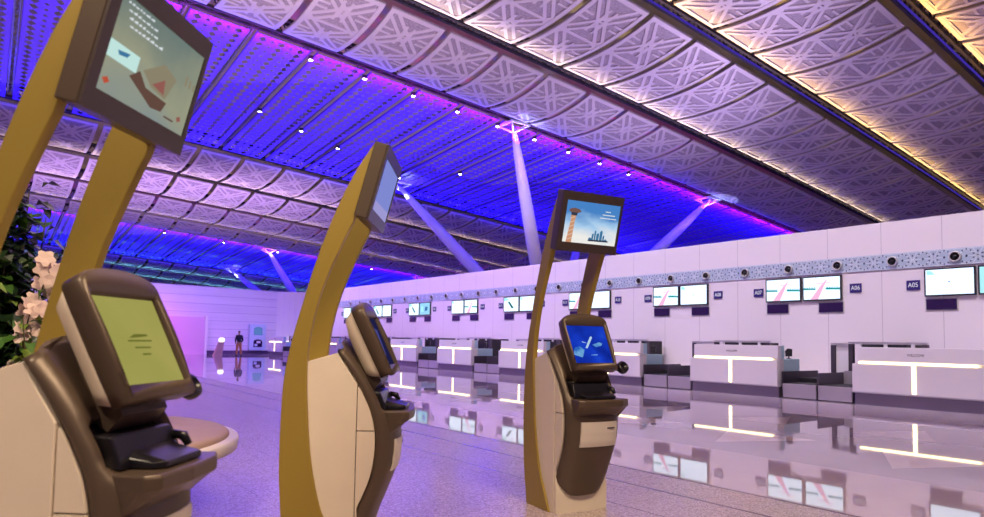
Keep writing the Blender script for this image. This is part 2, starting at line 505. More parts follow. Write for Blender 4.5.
ROWS = [  # near V, far V, zone, first gap U, gap spacing, words
    (-1.6, 3.8, 'w', 25.8, 2.5, 'nearest row overhead'),
    (3.8, 9.2, 'w', 25.8, 2.5, 'row with warm yellow ends over the near counters'),
    (9.2, 14.6, 'w', 25.8, 2.5, 'second row out from the near counters'),
    (14.6, 20.2, 'w', 20.83, 2.5, 'row two before the blue ceiling bay'),
    (20.2, 25.2, 'w', 20.83, 2.5, 'row bordering the near blue bay'),
    (25.2, 39.0, 'b', 9.98, 2.42, 'near blue bay'),
    (39.0, 44.9, 'w', 9.02, 2.42, 'first row beyond the near blue bay'),
    (44.9, 50.5, 'w', 9.02, 2.42, 'second row beyond the near blue bay'),
    (50.5, 55.9, 'w', 9.02, 2.42, 'third row beyond the near blue bay'),
    (55.9, 60.2, 'w', 9.02, 2.42, 'row bordering the far blue bay'),
    (60.2, 74.0, 'b', 11.4, 2.4, 'far blue bay'),
    (74.0, 79.4, 'w', 12.6, 2.4, 'first row beyond the far blue bay'),
    (79.4, 84.8, 'w', 12.6, 2.4, 'second row beyond the far blue bay'),
    (84.8, 90.2, 'w', 12.6, 2.4, 'farthest row over the end wall'),
]
def in_view(U0, U1, V0, V1, mg=60):
    pts = []
    for a in (U0, (U0+U1)/2, U1):
        for b in (V0, (V0+V1)/2, V1):
            q = px((a, b, zc(a, b)))
            if q: pts.append(q)
    if not pts: return False
    xs = [q[0] for q in pts]; ys = [q[1] for q in pts]
    if max(xs) < -mg or min(xs) > 984+mg or max(ys) < -mg or min(ys) > 517: return False
    # behind the counter wall or end wall altogether?
    for q in pts:
        top = 253-0.122*(q[0]-620) if q[0] > 300 else 292
        if q[1] < top+6: return True
    return False
for ri, (v0, v1, zone, ph, w, words) in enumerate(ROWS):
    L = (v1-v0)-(0.88 if zone == 'w' else 0.45)
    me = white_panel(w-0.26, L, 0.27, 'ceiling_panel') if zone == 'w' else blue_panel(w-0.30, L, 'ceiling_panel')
    vm = (v0+v1)/2
    k0 = int(math.floor((-9-ph)/w))
    for k in range(k0, k0+40):
        U0 = ph+k*w; U1 = U0+w; um = (U0+U1)/2
        if um > 52 or not in_view(U0, U1, v0, v1): continue
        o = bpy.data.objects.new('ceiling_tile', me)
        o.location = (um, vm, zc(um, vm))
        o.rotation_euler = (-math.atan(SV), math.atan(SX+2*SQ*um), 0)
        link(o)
        o['kind'] = 'thing'
        if zone == 'w':
            tag(o, 'curved star-lattice ceiling tile, '+words, 'ceiling tile', 'star lattice panels, '+words)
        else:
            tag(o, 'long blue-lit ceiling sheet pierced with holes, '+words, 'ceiling tile', 'pierced blue sheets, '+words)

# trusses: along U at every row boundary
def truss_mesh(length, name, depth, step, rad, matl, width=0.34):
    mb = MB(); n = int(length/step)
    for s in (-1, 1):
        mb.box((-length/2, s*width/2-rad, -rad), (length/2, s*width/2+rad, rad))
        mb.box((-length/2, s*width/2-rad, depth-rad), (length/2, s*width/2+rad, depth+rad))
        for i in range(n):
            x = -length/2+i*step
            mb.tube([(x, s*width/2, 0), (x+step/2, s*width/2, depth), (x+step, s*width/2, 0)], rad*0.7, 4, cap=False)
    for i in range(n):
        x = -length/2+i*step
        mb.tube([(x, -width/2, 0), (x+step/2, width/2, 0), (x+step, -width/2, 0)], rad*0.7, 4, cap=False)
    return mb.mesh(name, matl)

def place_along_u(me, U0, U1, V, lift):
    o = bpy.data.objects.new(me.name, me)
    um = (U0+U1)/2
    o.location = (um, V, zc(um, V)+lift)
    o.rotation_euler = (0, math.atan(SX+2*SQ*um), 0)
    return link(o)
ORD = ['nearest', 'second', 'third', 'fourth', 'fifth', 'sixth', 'seventh', 'eighth', 'ninth', 'tenth', 'eleventh', 'twelfth', 'thirteenth', 'fourteenth']
seglen = 10.0
tm = truss_mesh(seglen, 'truss_bay', 0.55, 0.8, 0.055, M['truss'])
for ri, row in enumerate(ROWS[1:], 1):
    V = row[0]
    root = thing('ceiling_truss', 'dark steel lattice truss across the ceiling, %s of the trusses from the camera' % ORD[ri-1], 'truss', (0, V, zc(0, V)), 0, 'dark ceiling trusses between panel rows'); root['kind'] = 'thing'
    for s in range(6):
        a = -10+s*seglen
        if not in_view(a, a+seglen, V-0.2, V+0.2): continue
        o = place_along_u(tm, a, a+seglen, V, 0.12); o['kind'] = 'thing'
        o.parent = root; o.location = o.location-root.location
    if ri in (1, 2, 3) and root.children:
        mb = MB(); us = [-10+6*q for q in range(11)]
        mb.loft([[(u, y, zc(u, V)-root.location.z+zz) for y, zz in ((-0.03, 0.0), (0.03, 0.0), (0.03, 0.05), (-0.03, 0.05))] for u in us], sm=False, cap0=True, cap1=True)
        mb.build('sheen_line', M['trusssheen'], root)  # added glowing bar, imitates the blue sheen on the truss edge
    if not root.children: bpy.data.objects.remove(root)

# pale lattice rails above the gaps of the blue bays
for (v0, v1, zone, ph, w, words) in ROWS:
    if zone != 'b': continue
    me = truss_mesh(v1-v0-0.6, 'ceiling_rail', 0.30, 0.55, 0.03, M['trusslight'], 0.18)
    vm = (v0+v1)/2
    for k in range(-10, 22):
        U = ph+k*w
        if U > 46 or not in_view(U-0.1, U+0.1, v0, v1): continue
        o = bpy.data.objects.new('ceiling_rail', me)
        o.location = (U, vm, zc(U, vm)+0.22); o.rotation_euler = (-math.atan(SV), 0, PI/2)
        o.rotation_mode = 'XYZ'
        o.rotation_euler = Matrix.Rotation(-math.atan(SV), 3, 'X').__matmul__(Matrix.Rotation(PI/2, 3, 'Z')).to_euler()
        link(o)
        o['kind'] = 'thing'
        tag(o, 'pale lattice rail seen in a gap between blue sheets, '+words, 'rail', 'lattice rails of the '+words)

# spot lamps studding the blue bays
lamp_me = MB().lathe([(0.0, 0.0), (0.05, 0.004), (0.09, 0.03)], 12, 1).lathe([(0.0, 0.18), (0.11, 0.18), (0.11, 0.02), (0.09, 0.02), (0.09, 0.03)], 12, 0).mesh('spot_lamp', [M['truss'], M['lamp']])
def spot(U, V, words):
    o = bpy.data.objects.new('ceiling_spot', lamp_me); o.location = (U, V, zc(U, V)-0.22); link(o)
    tag(o, 'small bright round ceiling spot lamp '+words, 'spot lamp', 'ceiling spots '+words)
for k in range(0, 9): spot(9.98+2.42*k+0.02, 25.75, 'at the edge of the near blue bay')
for k in range(0, 6): spot(9.98+2.42*k*1.0, 32.0+0.9*k % 4, 'between sheets of the near blue bay')
for k in range(0, 5): spot(11.4+4.8*k, 60.6, 'at the edge of the far blue bay')

# ---- tree columns
def zroof(h): return zc(h[0], h[1])
def tree_column(cx, cy, words):
    t = thing('tree_column', 'white four-armed tree column behind the wall, '+words, 'column', (cx, cy, 0))
    MB().lathe([(0, 0), (0.9, 0), (0.9, 0.5), (0.6, 1.2), (0.45, 1.6), (0, 1.6)], 24).build('column_base', M['strut'], t)
    for sx in (-8.0, 8.2):
        for sy in (-5.8, 5.8):
            top = Vector((sx, sy, zroof((cx+sx, cy+sy))-0.15))
            bot = Vector((sx*0.03, sy*0.03, 1.0)); pts = []; rad = []
            for k in range(13):
                q = k/12; pts.append(bot+(top-bot)*q)
                rad.append(0.12+0.26*math.sin(PI*min(1, max(0, (q*0.92+0.08))))**0.7 if q < 1 else 0.10)
            MB().tube(pts, rad, 16).build('strut', M['strut'], t)
            mb = MB()
            for q in range(4):
                a = PI/4+q*PI/2
                mb.tube([(top.x, top.y, top.z-0.2), (top.x+0.75*math.cos(a), top.y+0.75*math.sin(a), top.z+0.12)], 0.05, 6)
            mb.box((top.x-0.6, top.y-0.6, top.z+0.1), (top.x+0.6, top.y-0.5, top.z+0.2)); mb.box((top.x-0.6, top.y+0.5, top.z+0.1), (top.x+0.6, top.y+0.6, top.z+0.2))
            mb.box((top.x-0.6, top.y-0.5, top.z+0.1), (top.x-0.5, top.y+0.5, top.z+0.2)); mb.box((top.x+0.5, top.y-0.5, top.z+0.1), (top.x+0.6, top.y+0.5, top.z+0.2))
            mb.build('strut_head', M['strut'], t)
tree_column(28.5, 31.3, 'the nearer and larger one')
tree_column(28.3, 66.8, 'the farther and smaller one')

# ------------------------------------------------------------------ counter wall fittings
# patterned band
mb = MB()
BZ0, BZ1 = 3.63, 4.09; X0 = WX-0.03
mb.box((X0, -6, BZ0), (WX+0.02, 46, BZ1), 0)
zb = (BZ0+BZ1)/2
def rhomb(y, z, a, b, rot, mi, lift):
    c, s = math.cos(rot), math.sin(rot)
    pts = [(a, 0), (0, b), (-a, 0), (0, -b)]
    mb.face([(X0-lift, y+p*c-q*s, z+p*s+q*c) for p, q in pts], mi)
P3 = 1.559/3
def bar(y0, z0, y1, z1, w):
    d = Vector((y1-y0, z1-z0)); l = d.length; d /= l; n = Vector((-d.y, d.x))*w/2
    mb.face([(X0-0.004, y0+n.x, z0+n.y), (X0-0.004, y1+n.x, z1+n.y), (X0-0.004, y1-n.x, z1-n.y), (X0-0.004, y0-n.x, z0-n.y)], 1)
for k in range(-12, 77):
    y = 6.66+P3*k
    if (k % 3) != 0:
        for q in range(6):
            a = q*PI/3+PI/6
            rhomb(y+0.115*math.cos(a), zb+0.115*math.sin(a), 0.036, 0.022, a, 2, 0.006)
            bar(y, zb, y+0.23*math.cos(q*PI/3), zb+0.23*math.sin(q*PI/3), 0.022)
    for s in (-1, 1):
        for o in (-0.17, 0, 0.17):
            rhomb(y+P3/2+o*0.55, zb+s*(0.185-abs(o)*0.25), 0.026, 0.026, 0.4*s, 2, 0.006)
        bar(y-P3/2, zb+s*0.21, y+P3/2, zb+s*0.21, 0.02)
        bar(y, zb, y+P3/2, zb+s*0.2, 0.02); bar(y+P3, zb, y+P3/2, zb+s*0.2, 0.02)
    rhomb(y+P3/2, zb, 0.045, 0.03, PI/2, 2, 0.006)
tag(mb.build('trim_band', [M['bandbase'], M['bandlight'], M['banddark']], fix=False), 'blue-grey star-patterned strip running along the white wall', 'trim', kind='structure')

# air nozzles on the band
noz_ring = MB().lathe([(0.112, 0.0), (0.140, 0.0), (0.150, 0.02), (0.142, 0.06), (0.125, 0.075), (0.112, 0.065), (0.105, 0.0)], 28).mesh('nozzle_ring', M['nozzle'])
noz_in = MB().lathe([(0.0, 0.015), (0.10, 0.015), (0.118, 0.07)], 24).lathe([(0.0, 0.05), (0.05, 0.05), (0.055, 0.0)], 16).mesh('nozzle_throat', M['black'])
PAIRS = [6.17+4.72*k for k in range(10)]
def near_sign(y):
    k = min(range(10), key=lambda i: abs(PAIRS[i]-y)); return k
NOZ = [c for c in (6.66+1.559*k for k in range(-1, 25))]
for i, y in enumerate(NOZ):
    t = thing('air_nozzle', 'round grey air nozzle on the patterned band, %s along from the right end' % ('number %d' % (i+1) if i > 13 else ORD[i].replace('nearest', 'first')), 'air nozzle', (X0, y, zb), 0, 'air nozzles on the patterned band')
    t.rotation_euler = (0, -PI/2, 0)
    for me, nm in ((noz_ring, 'nozzle_ring'), (noz_in, 'nozzle_throat')):
        link(bpy.data.objects.new(nm, me), t)

# screens, displays, signs
SCR = {}
def scr_mat(key, col, st):
    M[key] = emis(key, col, st); return M[key]
scr_mat('scr_white', (0.70, 0.84, 1.0), 1.55); scr_mat('scr_pink', (1.0, 0.52, 0.78), 1.0); scr_mat('scr_teal', (0.02, 0.42, 0.48), 0.8)
scr_mat('scr_cyan', (0.45, 0.92, 1.0), 1.0); scr_mat('scr_blue', (0.05, 0.22, 0.62), 0.8); scr_mat('scr_green', (0.02, 0.22, 0.22), 0.7); scr_mat('scr_sky', (0.35, 0.72, 1.0), 1.0)
SM = ['scr_white', 'scr_pink', 'scr_teal', 'scr_cyan', 'scr_blue', 'scr_green', 'scr_sky']
def screen_mesh(kind):
    """picture area 1.12 x 0.68 in (y,z), facing -x; y runs towards the viewer's left"""
    mb = MB(); W, H = 1.13/2, 0.69/2; lay = [0.0]
    def poly(pts, mi):
        lay[0] -= 0.0012
        mb.face([(lay[0], -x*W, z*H) for x, z in pts], mi)      # x: viewer's right positive -> -y
    base = {'plain': 0, 'path': 0, 'arrow': 0, 'blue': 6, 'cyan': 3}[kind]
    poly([(-1, -1), (1, -1), (1, 1), (-1, 1)], base)
    if kind == 'path':
        poly([(-0.62, -1), (-0.18, -1), (0.22, 0.42), (0.02, 0.36)], 1)
        poly([(-0.35, 0.36), (0.5, 0.46), (0.5, 0.54), (-0.35, 0.44)], 1)
        poly([(0.06, 0.4), (0.2, 0.4), (0.36, 0.8), (0.26, 0.74)], 1)
        poly([(-1, -0.10), (-0.32, -0.14), (-0.32, 0.02), (-1, 0.06)], 2)
        poly([(0.24, -0.14), (1, -0.20), (1, -0.02), (0.24, 0.04)], 2)
        for k in range(5):
            a = -0.95+k*0.14; poly([(a, 0.06), (a+0.05, 0.06), (a+0.05, 0.13), (a, 0.13)], 2)
            a = 0.30+k*0.14; poly([(a, 0.03), (a+0.05, 0.03), (a+0.05, 0.09), (a, 0.09)], 2)
    if kind == 'arrow':
        poly([(-0.45, 0.35), (-0.25, 0.45), (0.38, -0.5), (0.1, -0.62)], 5)
        poly([(-1, 0.5), (-0.2, 0.62), (-0.7, 1), (-1, 1)], 3)
        poly([(0.0, 0.55), (0.7, 0.62), (0.7, 0.7), (0.0, 0.63)], 1)
    if kind == 'plain':
        poly([(-0.95, 0.62), (-0.6, 0.6), (-0.75, 0.9), (-0.95, 0.95)], 3)
        poly([(-0.04, -0.05), (0.04, -0.05), (0.04, 0.03), (-0.04, 0.03)], 4)
    if kind == 'blue':
        poly([(0.0, -0.4), (0.5, -0.3), (0.6, 0.3), (0.2, 0.4), (0.05, 0.1)], 4)
        poly([(-0.8, -0.6), (-0.2, -0.5), (-0.3, 0.5), (-0.7, 0.5)], 3)
    if kind == 'cyan':
        poly([(-0.6, -0.7), (0.6, -0.7), (0.5, 0.4), (-0.3, 0.6)], 6)
        poly([(-0.2, -0.2), (0.2, -0.25), (0.3, 0.2), (0.0, 0.3)], 0)
    return mb.mesh('display', [M[k] for k in SM], fix=False)
for k in ('plain', 'path', 'arrow', 'blue', 'cyan'): SCR[k] = screen_mesh(k)
# facing: flat polys wound so that they show towards -x either way
frame_me = MB()
frame_me.box((-0.07, -0.605, -0.385), (0.0, 0.605, 0.385))
frame_me = frame_me.mesh('screen_frame', M['frame'])
FARK = {0: 'plain', 1: 'path', 2: 'path', 3: 'path', 4: 'arrow', 5: 'plain', 6: 'arrow', 7: 'arrow', 8: 'plain', 9: 'arrow'}
NEARK = {0: 'cyan', 1: 'path', 2: 'plain', 3: 'plain', 4: 'plain', 5: 'path', 6: 'blue', 7: 'plain', 8: 'cyan', 9: 'plain'}
KD = {'plain': 'a nearly blank white page', 'path': 'a pink path picture with teal strips', 'arrow': 'a slanting dark teal stroke', 'blue': 'a dark blue shape on light blue', 'cyan': 'a pale blue picture'}
off_me = MB().box((-0.03, -0.365, -0.145), (0, 0.365, 0.145)).mesh('panel', M['offdisplay'])
offr_me = MB().box((-0.012, -0.40, -0.18), (0, 0.40, 0.165)).mesh('surround', M['nozzle'])
sign_me = MB().box((-0.025, -0.17, -0.135), (0, 0.17, 0.135)).mesh('sign_board', M['signblue'])
for k, yc in enumerate(PAIRS):
    nf, nn = 'A%02d' % (5+2*k), 'A%02d' % (4+2*k)
    for side, num, kind in ((1, nf, FARK[k]), (-1, nn, NEARK[k])):
        t = thing('wall_screen', 'flat wall screen beside the %s sign, showing %s' % (num, KD[kind]), 'screen', (WX-0.005, yc+side*0.63, 3.19), 0, 'wall screens above the check-in counters')
        link(bpy.data.objects.new('screen_frame', frame_me), t)
        d = link(bpy.data.objects.new('display', SCR[kind]), t); d.location = (-0.0715, 0, 0)
        oy = yc+side*0.63+(0.24 if side > 0 else 0.10)
        if side < 0: oy = yc-0.53-0.36
        else: oy = yc+1.21-0.365
        t = thing('counter_display', 'dark switched-off display panel under the %s screen' % num, 'display', (WX-0.003, oy, 2.585), 0, 'dark displays under the wall screens')
        link(bpy.data.objects.new('surround', offr_me), t); link(bpy.data.objects.new('panel', off_me), t)
        sy = yc+side*1.53 if side > 0 else yc-1.63
        t = thing('desk_sign', 'small blue number sign reading %s on the white wall' % num, 'sign', (WX-0.003, sy, 3.145), 0, 'blue desk number signs')
        link(bpy.data.objects.new('sign_board', sign_me), t)
        tx = text_mesh(num, 0.185, M['signwhite'], 'lettering', t, 0.003)
        tx.matrix_local = Matrix.Translation((-0.029, 0, 0)) @ Matrix(((0, 0, -1, 0), (-1, 0, 0, 0), (0, 1, 0, 0), (0, 0, 0, 1)))
        for p in tx.data.vertices: p.co.x *= 0.85

# ------------------------------------------------------------------ counters
FX = 16.80
def make_counter(yc, k):
    words = 'nearest the camera' if k == 0 else '%s from the near end of the row' % ORD[k]
    t = thing('check_in_counter', 'white check-in counter with glowing T strip light, %s' % words, 'counter', (FX, yc, 0), 0, 'white check-in counters')
    # lower front panel: slightly V-shaped towards the stem
    MB().prism([(0.0, 0.31), (0.0, 0.985), (0.12, 0.985), (0.35, 0.985), (0.35, 0.31)], -1.375, 1.375).build('lower_panel', M['counter'], t, 0.008)
    MB().prism([(0.06, 1.03), (0.0, 1.05), (0.02, 1.385), (0.16, 1.385), (0.16, 1.03)], -1.40, 1.24).build('upper_panel', M['counter'], t, 0.008)
    MB().box((0.09, -1.37, 0.985), (0.34, 1.22, 1.035)).build('worktop', M['counter'], t)
    mb = MB()
    mb.box((-0.012, -1.21, 0.992), (0.06, -0.02, 1.028)); mb.box((-0.012, 0.06, 0.992), (0.06, 1.22, 1.028))
    mb.box((-0.012, -0.02, 0.335), (0.02, 0.06, 1.028))
    mb.build('light_strip', M['led'], t)
    MB().box((0.10, -1.36, 0.0), (0.34, 1.36, 0.30)).build('plinth', M['plinthsteel'], t)
    MB().box((-0.02, -1.42, 0.285), (0.10, 1.40, 0.315)).build('bumper_rail', M['steel'], t)
    MB().box((0.34, -1.372, 0.0), (1.17, -1.12, 1.02)).build('side_cabinet', M['counter_side'], t, 0.006)
    MB().box((0.155, -1.395, 1.03), (0.34, -1.36, 1.385)).build('upper_side_panel', M['counter_side'], t)
    MB().box((0.34, -1.12, 0.70), (1.17, 0.9, 0.745)).build('desk_top', M['counter'], t)
    MB().box((0.34, 1.20, 0.0), (1.0, 1.36, 0.98)).build('end_panel', M['counter'], t)
    tx = text_mesh('WELCOME', 0.085, M['ink'], 'lettering', t, 0.001)
    tx.matrix_local = Matrix.Translation((0.008, -0.02, 1.21)) @ Matrix(((0, 0, -1, 0), (-1, 0, 0, 0), (0, 1, 0, 0), (0, 0, 0, 1)))
    for v in tx.data.vertices: v.co.x *= 0.85
    tx.scale = (1, 1, 1)
    # office screen standing on the desk
    m = thing('desk_monitor', 'small black desk screen over the near end of the %s counter' % ORD[k], 'monitor', (FX+0.80, yc-1.265, 1.021), 0.5, 'desk screens on the counters')
    MB().lathe([(0, 0), (0.075, 0), (0.075, 0.012), (0.018, 0.022), (0.018, 0.12), (0, 0.12)], 16).build('stand', M['black'], m)
    mb = MB(); mb.loft([[(x+z*0.25, y, z) for y, z in ((-0.085, 0.07), (0.085, 0.07), (0.10, 0.21), (0.03, 0.29), (-0.09, 0.27))] for x in (-0.05, 0.0)], sm=False, cap0=True, cap1=True)
    mb.build('screen', M['black'], m, 0.008)
CY0 = [6.25+4.68*k for k in range(10)]
for k, y in enumerate(CY0): make_counter(y, k)

# weigh belts between counters (two side by side)
def make_belt(y0, y1, far, k):
    where = 'at the far end of the %s counter' % ORD[k] if far else 'at the near end of the %s counter' % ORD[k]
    t = thing('weigh_belt', 'low steel baggage weigh belt '+where, 'baggage belt', (FX+0.10, (y0+y1)/2, 0), 0, 'baggage weigh belts between the counters')
    h = (y1-y0)/2-0.012
    MB().box((0, -h, 0.03), (0.06, h, 0.385)).build('front_panel', M['steel'], t, 0.006)
    MB().box((0.02, -h, 0.0), (0.055, h, 0.028)).build('kick_strip', M['darksteel'], t)
    MB().box((0.06, -h+0.03, 0.05), (1.88, h-0.03, 0.40)).build('belt', M['belt'], t, 0.02)
    MB().box((0.0, h-0.03, 0.0), (1.88, h, 0.70)).build('cheek', M['darksteel'], t)
    if far:
        MB().box((1.35, -h+0.04, 0.40), (1.42, h-0.04, 0.74)).build('back_guard', M['steel'], t)
    else:
        MB().box((0.9, -h+0.03, 0.40), (1.88, h-0.03, 0.52)).build('raised_belt', M['belt'], t)
for k in range(9):
    a, b = CY0[k]+1.425, CY0[k+1]-1.435
    m = a+0.88
    make_belt(a, m, True, k); make_belt(m, b, False, k+1)

# back frames: metal framed conveyor openings behind the counters
def back_frame(yc, k):
    words = 'nearest the camera' if k == 0 else '%s from the near end of the row' % ORD[k]
    t = thing('belt_portal', 'metal framed baggage opening behind the check-in counter, %s' % words, 'frame', (FX+2.1, yc, 0), 0, 'baggage openings behind the counters')
    y0, ys, y1 = (0.49, 2.36, 2.90) if k == 0 else (0.07, 1.92, 2.83)
    z = 1.52
    MB().box((0, y0, z-0.06), (0.10, ys+0.06, z)).build('top_rail', M['steel'], t)
    MB().box((0, ys+0.06, z-0.10), (0.10, y1, z-0.04)).build('low_rail', M['steel'], t)
    for y in (y0+0.05, ys): MB().box((0, y-0.06, 0), (0.12, y+0.06, z-0.06)).build('post', M['darksteel'], t)
    MB().box((0, y1-0.12, 0), (0.12, y1, z-0.10)).build('post', M['darksteel'], t)
    MB().box((0.04, ys+0.08, 0.55), (0.07, y1-0.13, z-0.11)).build('infill_panel', M['counter'], t)
    MB().box((0.35, y0+0.60, 0.3), (1.6, ys-0.10, z-0.06)).build('tunnel', M['belt'], t)
    for q in (0.15, 0.5, 0.85):
        y = y0+(ys-y0)*q; MB().box((-0.02, y, z-0.14), (0.03, y+0.08, z-0.05)).build('bracket', M['counter'], t)
for k, y in enumerate(CY0): back_frame(y, k)

# ------------------------------------------------------------------ end wall fittings
def on_end(x, off): return end_y(x)-off
# double-screen machine panel
t = thing('wall_machine', 'tall pale blue cabinet with two arched openings on the end wall', 'machine', (16.9, on_end(16.9, 0.05), 0), math.atan(0.176))
M['machine'] = mat('machine_pale', (0.52, 0.62, 0.80), 0.3); M['machine2'] = emis('machine_screen', (0.16, 0.32, 0.85), 0.6)
MB().box((-0.66, -0.30, 0.28), (0.66, 0.0, 2.32)).build('cabinet', M['machine'], t, 0.02)
def arch(z0, z1, hw, d, nm, mt):
    pts = [(-hw, z0), (hw, z0)]+[(hw*math.cos(a), z1-hw*0.5+hw*0.5*math.sin(a)) for a in [PI*q/8 for q in range(9)]]
    mb = MB(); mb.loft([[(x, y, z) for x, z in pts] for y in (-0.30-d, -0.29)], sm=False, cap0=True, cap1=True); mb.build(nm, mt, t)
arch(1.48, 2.12, 0.36, 0.02, 'upper_screen', M['machine2']); arch(0.55, 1.15, 0.36, 0.02, 'lower_opening', M['offdisplay'])
MB().box((-0.28, -0.34, 0.62), (-0.05, -0.31, 0.80)).build('dispenser', M['machine'], t); MB().box((-0.12, -0.34, 0.85), (0.2, -0.31, 1.02)).build('label_panel', M['counter'], t)
# white arch desk with lit edge
t = thing('lit_desk', 'small white arched desk glowing at the foot of the end wall', 'desk', (19.1, on_end(19.1, 1.2), 0), 0.1)
mb = MB(); pts = [(-0.5, 0), (-0.5, 0.95), (-0.35, 1.08), (0.35, 1.08), (0.5, 0.95), (0.5, 0), (0.3, 0), (0.3, 0.85), (0.2, 0.92), (-0.5+0.2, 0.92)]
outer = [(-0.5, 0.98), (-0.42, 1.08), (0.32, 1.08), (0.5, 0.9), (0.5, 0.0), (0.34, 0.0), (0.34, 0.82), (0.24, 0.92), (-0.42, 0.92)]
mb.loft([[(x, y, z) for x, z in outer] for y in (-0.25, 0.25)], sm=False, cap0=True, cap1=True); mb.build('arch_body', emis('desk_glow', (1, 0.93, 1), 1.3), t)
MB().box((-0.42, -0.2, 0), (-0.32, 0.2, 0.93)).build('leg', M['counter'], t)
t = thing('waste_bin', 'small dark square bin standing near the lit desk', 'bin', (18.05, on_end(18.05, 1.2), 0), 0.1)
MB().box((-0.19, -0.19, 0), (0.19, 0.19, 0.34)).build('base', M['counter_side'], t, 0.01); MB().box((-0.2, -0.2, 0.34), (0.2, 0.2, 0.86)).build('body', M['black'], t, 0.02)
t = thing('info_stand', 'slanted tan stand with a glowing white top beside the person', 'stand', (13.05, on_end(13.05, 4.3), 0), 0.1)
mb = MB(); mb.loft([[(x, y, z) for x, y in ((c-w, -w*0.6), (c+w, -w*0.6), (c+w, w*0.6), (c-w, w*0.6))] for c, w, z in ((-0.34, 0.28, 0), (-0.1, 0.17, 0.95))], sm=False, cap0=True, cap1=True)
mb.build('post', mat('tan_stand', (0.62, 0.36, 0.33), 0.5), t)
MB().lathe([(0, 0), (0.12, 0.0), (0.2, 0.08), (0.2, 0.2), (0.12, 0.3), (0, 0.3)], 16, c=(-0.08, 0, 0.95)).build('lamp_head', emis('lamp_glow', (1, 0.95, 1), 1.8), t)
for i, (x, z) in enumerate(((18.9, 3.66), (19.35, 3.68), (19.05, 3.46), (19.5, 3.48))):
    t = thing('wall_camera', 'tiny dark dome camera on the end wall, %s of the four' % ('upper left', 'upper right', 'lower left', 'lower right')[i], 'camera', (x, on_end(x, 0.02), z), 0, 'dome cameras on the end wall')
    t.rotation_euler = (PI/2, 0, 0)
    MB().lathe([(0.11, 0), (0.11, 0.03), (0.08, 0.04)], 14).build('mount', M['counter'], t); MB().lathe([(0.08, 0.03), (0.07, 0.08), (0.03, 0.11), (0, 0.115)], 14).build('dome', M['black'], t)

# ------------------------------------------------------------------ person far off
def skin_obj(name, joints, edges, matl, parent, lv=2):
    me = bpy.data.meshes.new(name); names = list(joints)
    me.from_pydata([joints[n][0] for n in names], [(names.index(a), names.index(b)) for a, b in edges], [])
    me.materials.append(matl)
    o = bpy.data.objects.new(name, me); link(o, parent)
    md = o.modifiers.new('skin', 'SKIN'); md.use_smooth_shade = True
    for i, n in enumerate(names):
        rr = joints[n][1]
        sv = me.skin_vertices[0].data[i]; sv.radius = rr if isinstance(rr, tuple) else (rr, rr)
    me.skin_vertices[0].data[0].use_root = True
    sd = o.modifiers.new('sub', 'SUBSURF'); sd.levels = lv; sd.render_levels = lv
    return o
t = thing('person', 'person in dark navy shirt and tan trousers standing with back turned', 'person', (14.1, 47.85, 0), 0.15)
def mirror(j, pairs):
    d = dict(j)
    for n in pairs:
        p, rr = j[n]; d[n+'_r'] = ((-p[0], p[1], p[2]), rr)
    return d
body = mirror({'pelvis': ((0, 0, 0.93), (0.13, 0.10)), 'waist': ((0, 0, 1.08), (0.12, 0.09)), 'chest': ((0, 0, 1.30), (0.15, 0.11)), 'neckb': ((0, 0, 1.46), 0.06), 'neck': ((0, 0.0, 1.53), 0.052), 'head': ((0, 0.02, 1.63), (0.076, 0.092)), 'crown': ((0, 0.015, 1.70), (0.068, 0.08)),
  'hip': ((0.10, 0, 0.87), 0.085), 'knee': ((0.13, 0.01, 0.48), 0.058), 'ankle': ((0.16, -0.01, 0.09), 0.04), 'toe': ((0.17, 0.14, 0.035), 0.034), 'shoulder': ((0.18, 0, 1.40), 0.062), 'elbow': ((0.25, -0.02, 1.12), 0.043), 'wrist': ((0.20, 0.10, 0.92), 0.032), 'palm': ((0.19, 0.15, 0.87), 0.034), 'tip': ((0.18, 0.18, 0.80), 0.016)},
  ['hip', 'knee', 'ankle', 'toe', 'shoulder', 'elbow', 'wrist', 'palm', 'tip'])
E0 = [('pelvis', 'waist'), ('waist', 'chest'), ('chest', 'neckb'), ('neckb', 'neck'), ('neck', 'head'), ('head', 'crown')]
for s in ('', '_r'):
    E0 += [('pelvis', 'hip'+s), ('hip'+s, 'knee'+s), ('knee'+s, 'ankle'+s), ('ankle'+s, 'toe'+s), ('chest', 'shoulder'+s), ('shoulder'+s, 'elbow'+s), ('elbow'+s, 'wrist'+s), ('wrist'+s, 'palm'+s), ('palm'+s, 'tip'+s)]
skin_obj('body', body, E0, M['skin'], t)
sh = mirror({'pelvis': ((0, 0, 0.90), (0.165, 0.125)), 'waist': ((0, 0, 1.10), (0.155, 0.12)), 'chest': ((0, 0, 1.31), (0.18, 0.14)), 'collar': ((0, 0, 1.46), 0.08), 'shoulder': ((0.185, 0, 1.40), 0.082), 'elbow': ((0.255, -0.02, 1.12), 0.064), 'cuff': ((0.215, 0.07, 0.96), 0.05)}, ['shoulder', 'elbow', 'cuff'])
E1 = [('pelvis', 'waist'), ('waist', 'chest'), ('chest', 'collar')]
for s in ('', '_r'): E1 += [('chest', 'shoulder'+s), ('shoulder'+s, 'elbow'+s), ('elbow'+s, 'cuff'+s)]
skin_obj('shirt', sh, E1, M['navy'], t)
tr = mirror({'pelvis': ((0, 0, 0.92), (0.155, 0.12)), 'hip': ((0.095, 0, 0.82), 0.112), 'knee': ((0.13, 0.01, 0.48), 0.085), 'hem': ((0.16, -0.01, 0.08), 0.07)}, ['hip', 'knee', 'hem'])
E2 = []
for s in ('', '_r'): E2 += [('pelvis', 'hip'+s), ('hip'+s, 'knee'+s), ('knee'+s, 'hem'+s)]
skin_obj('trousers', tr, E2, M['tan'], t)
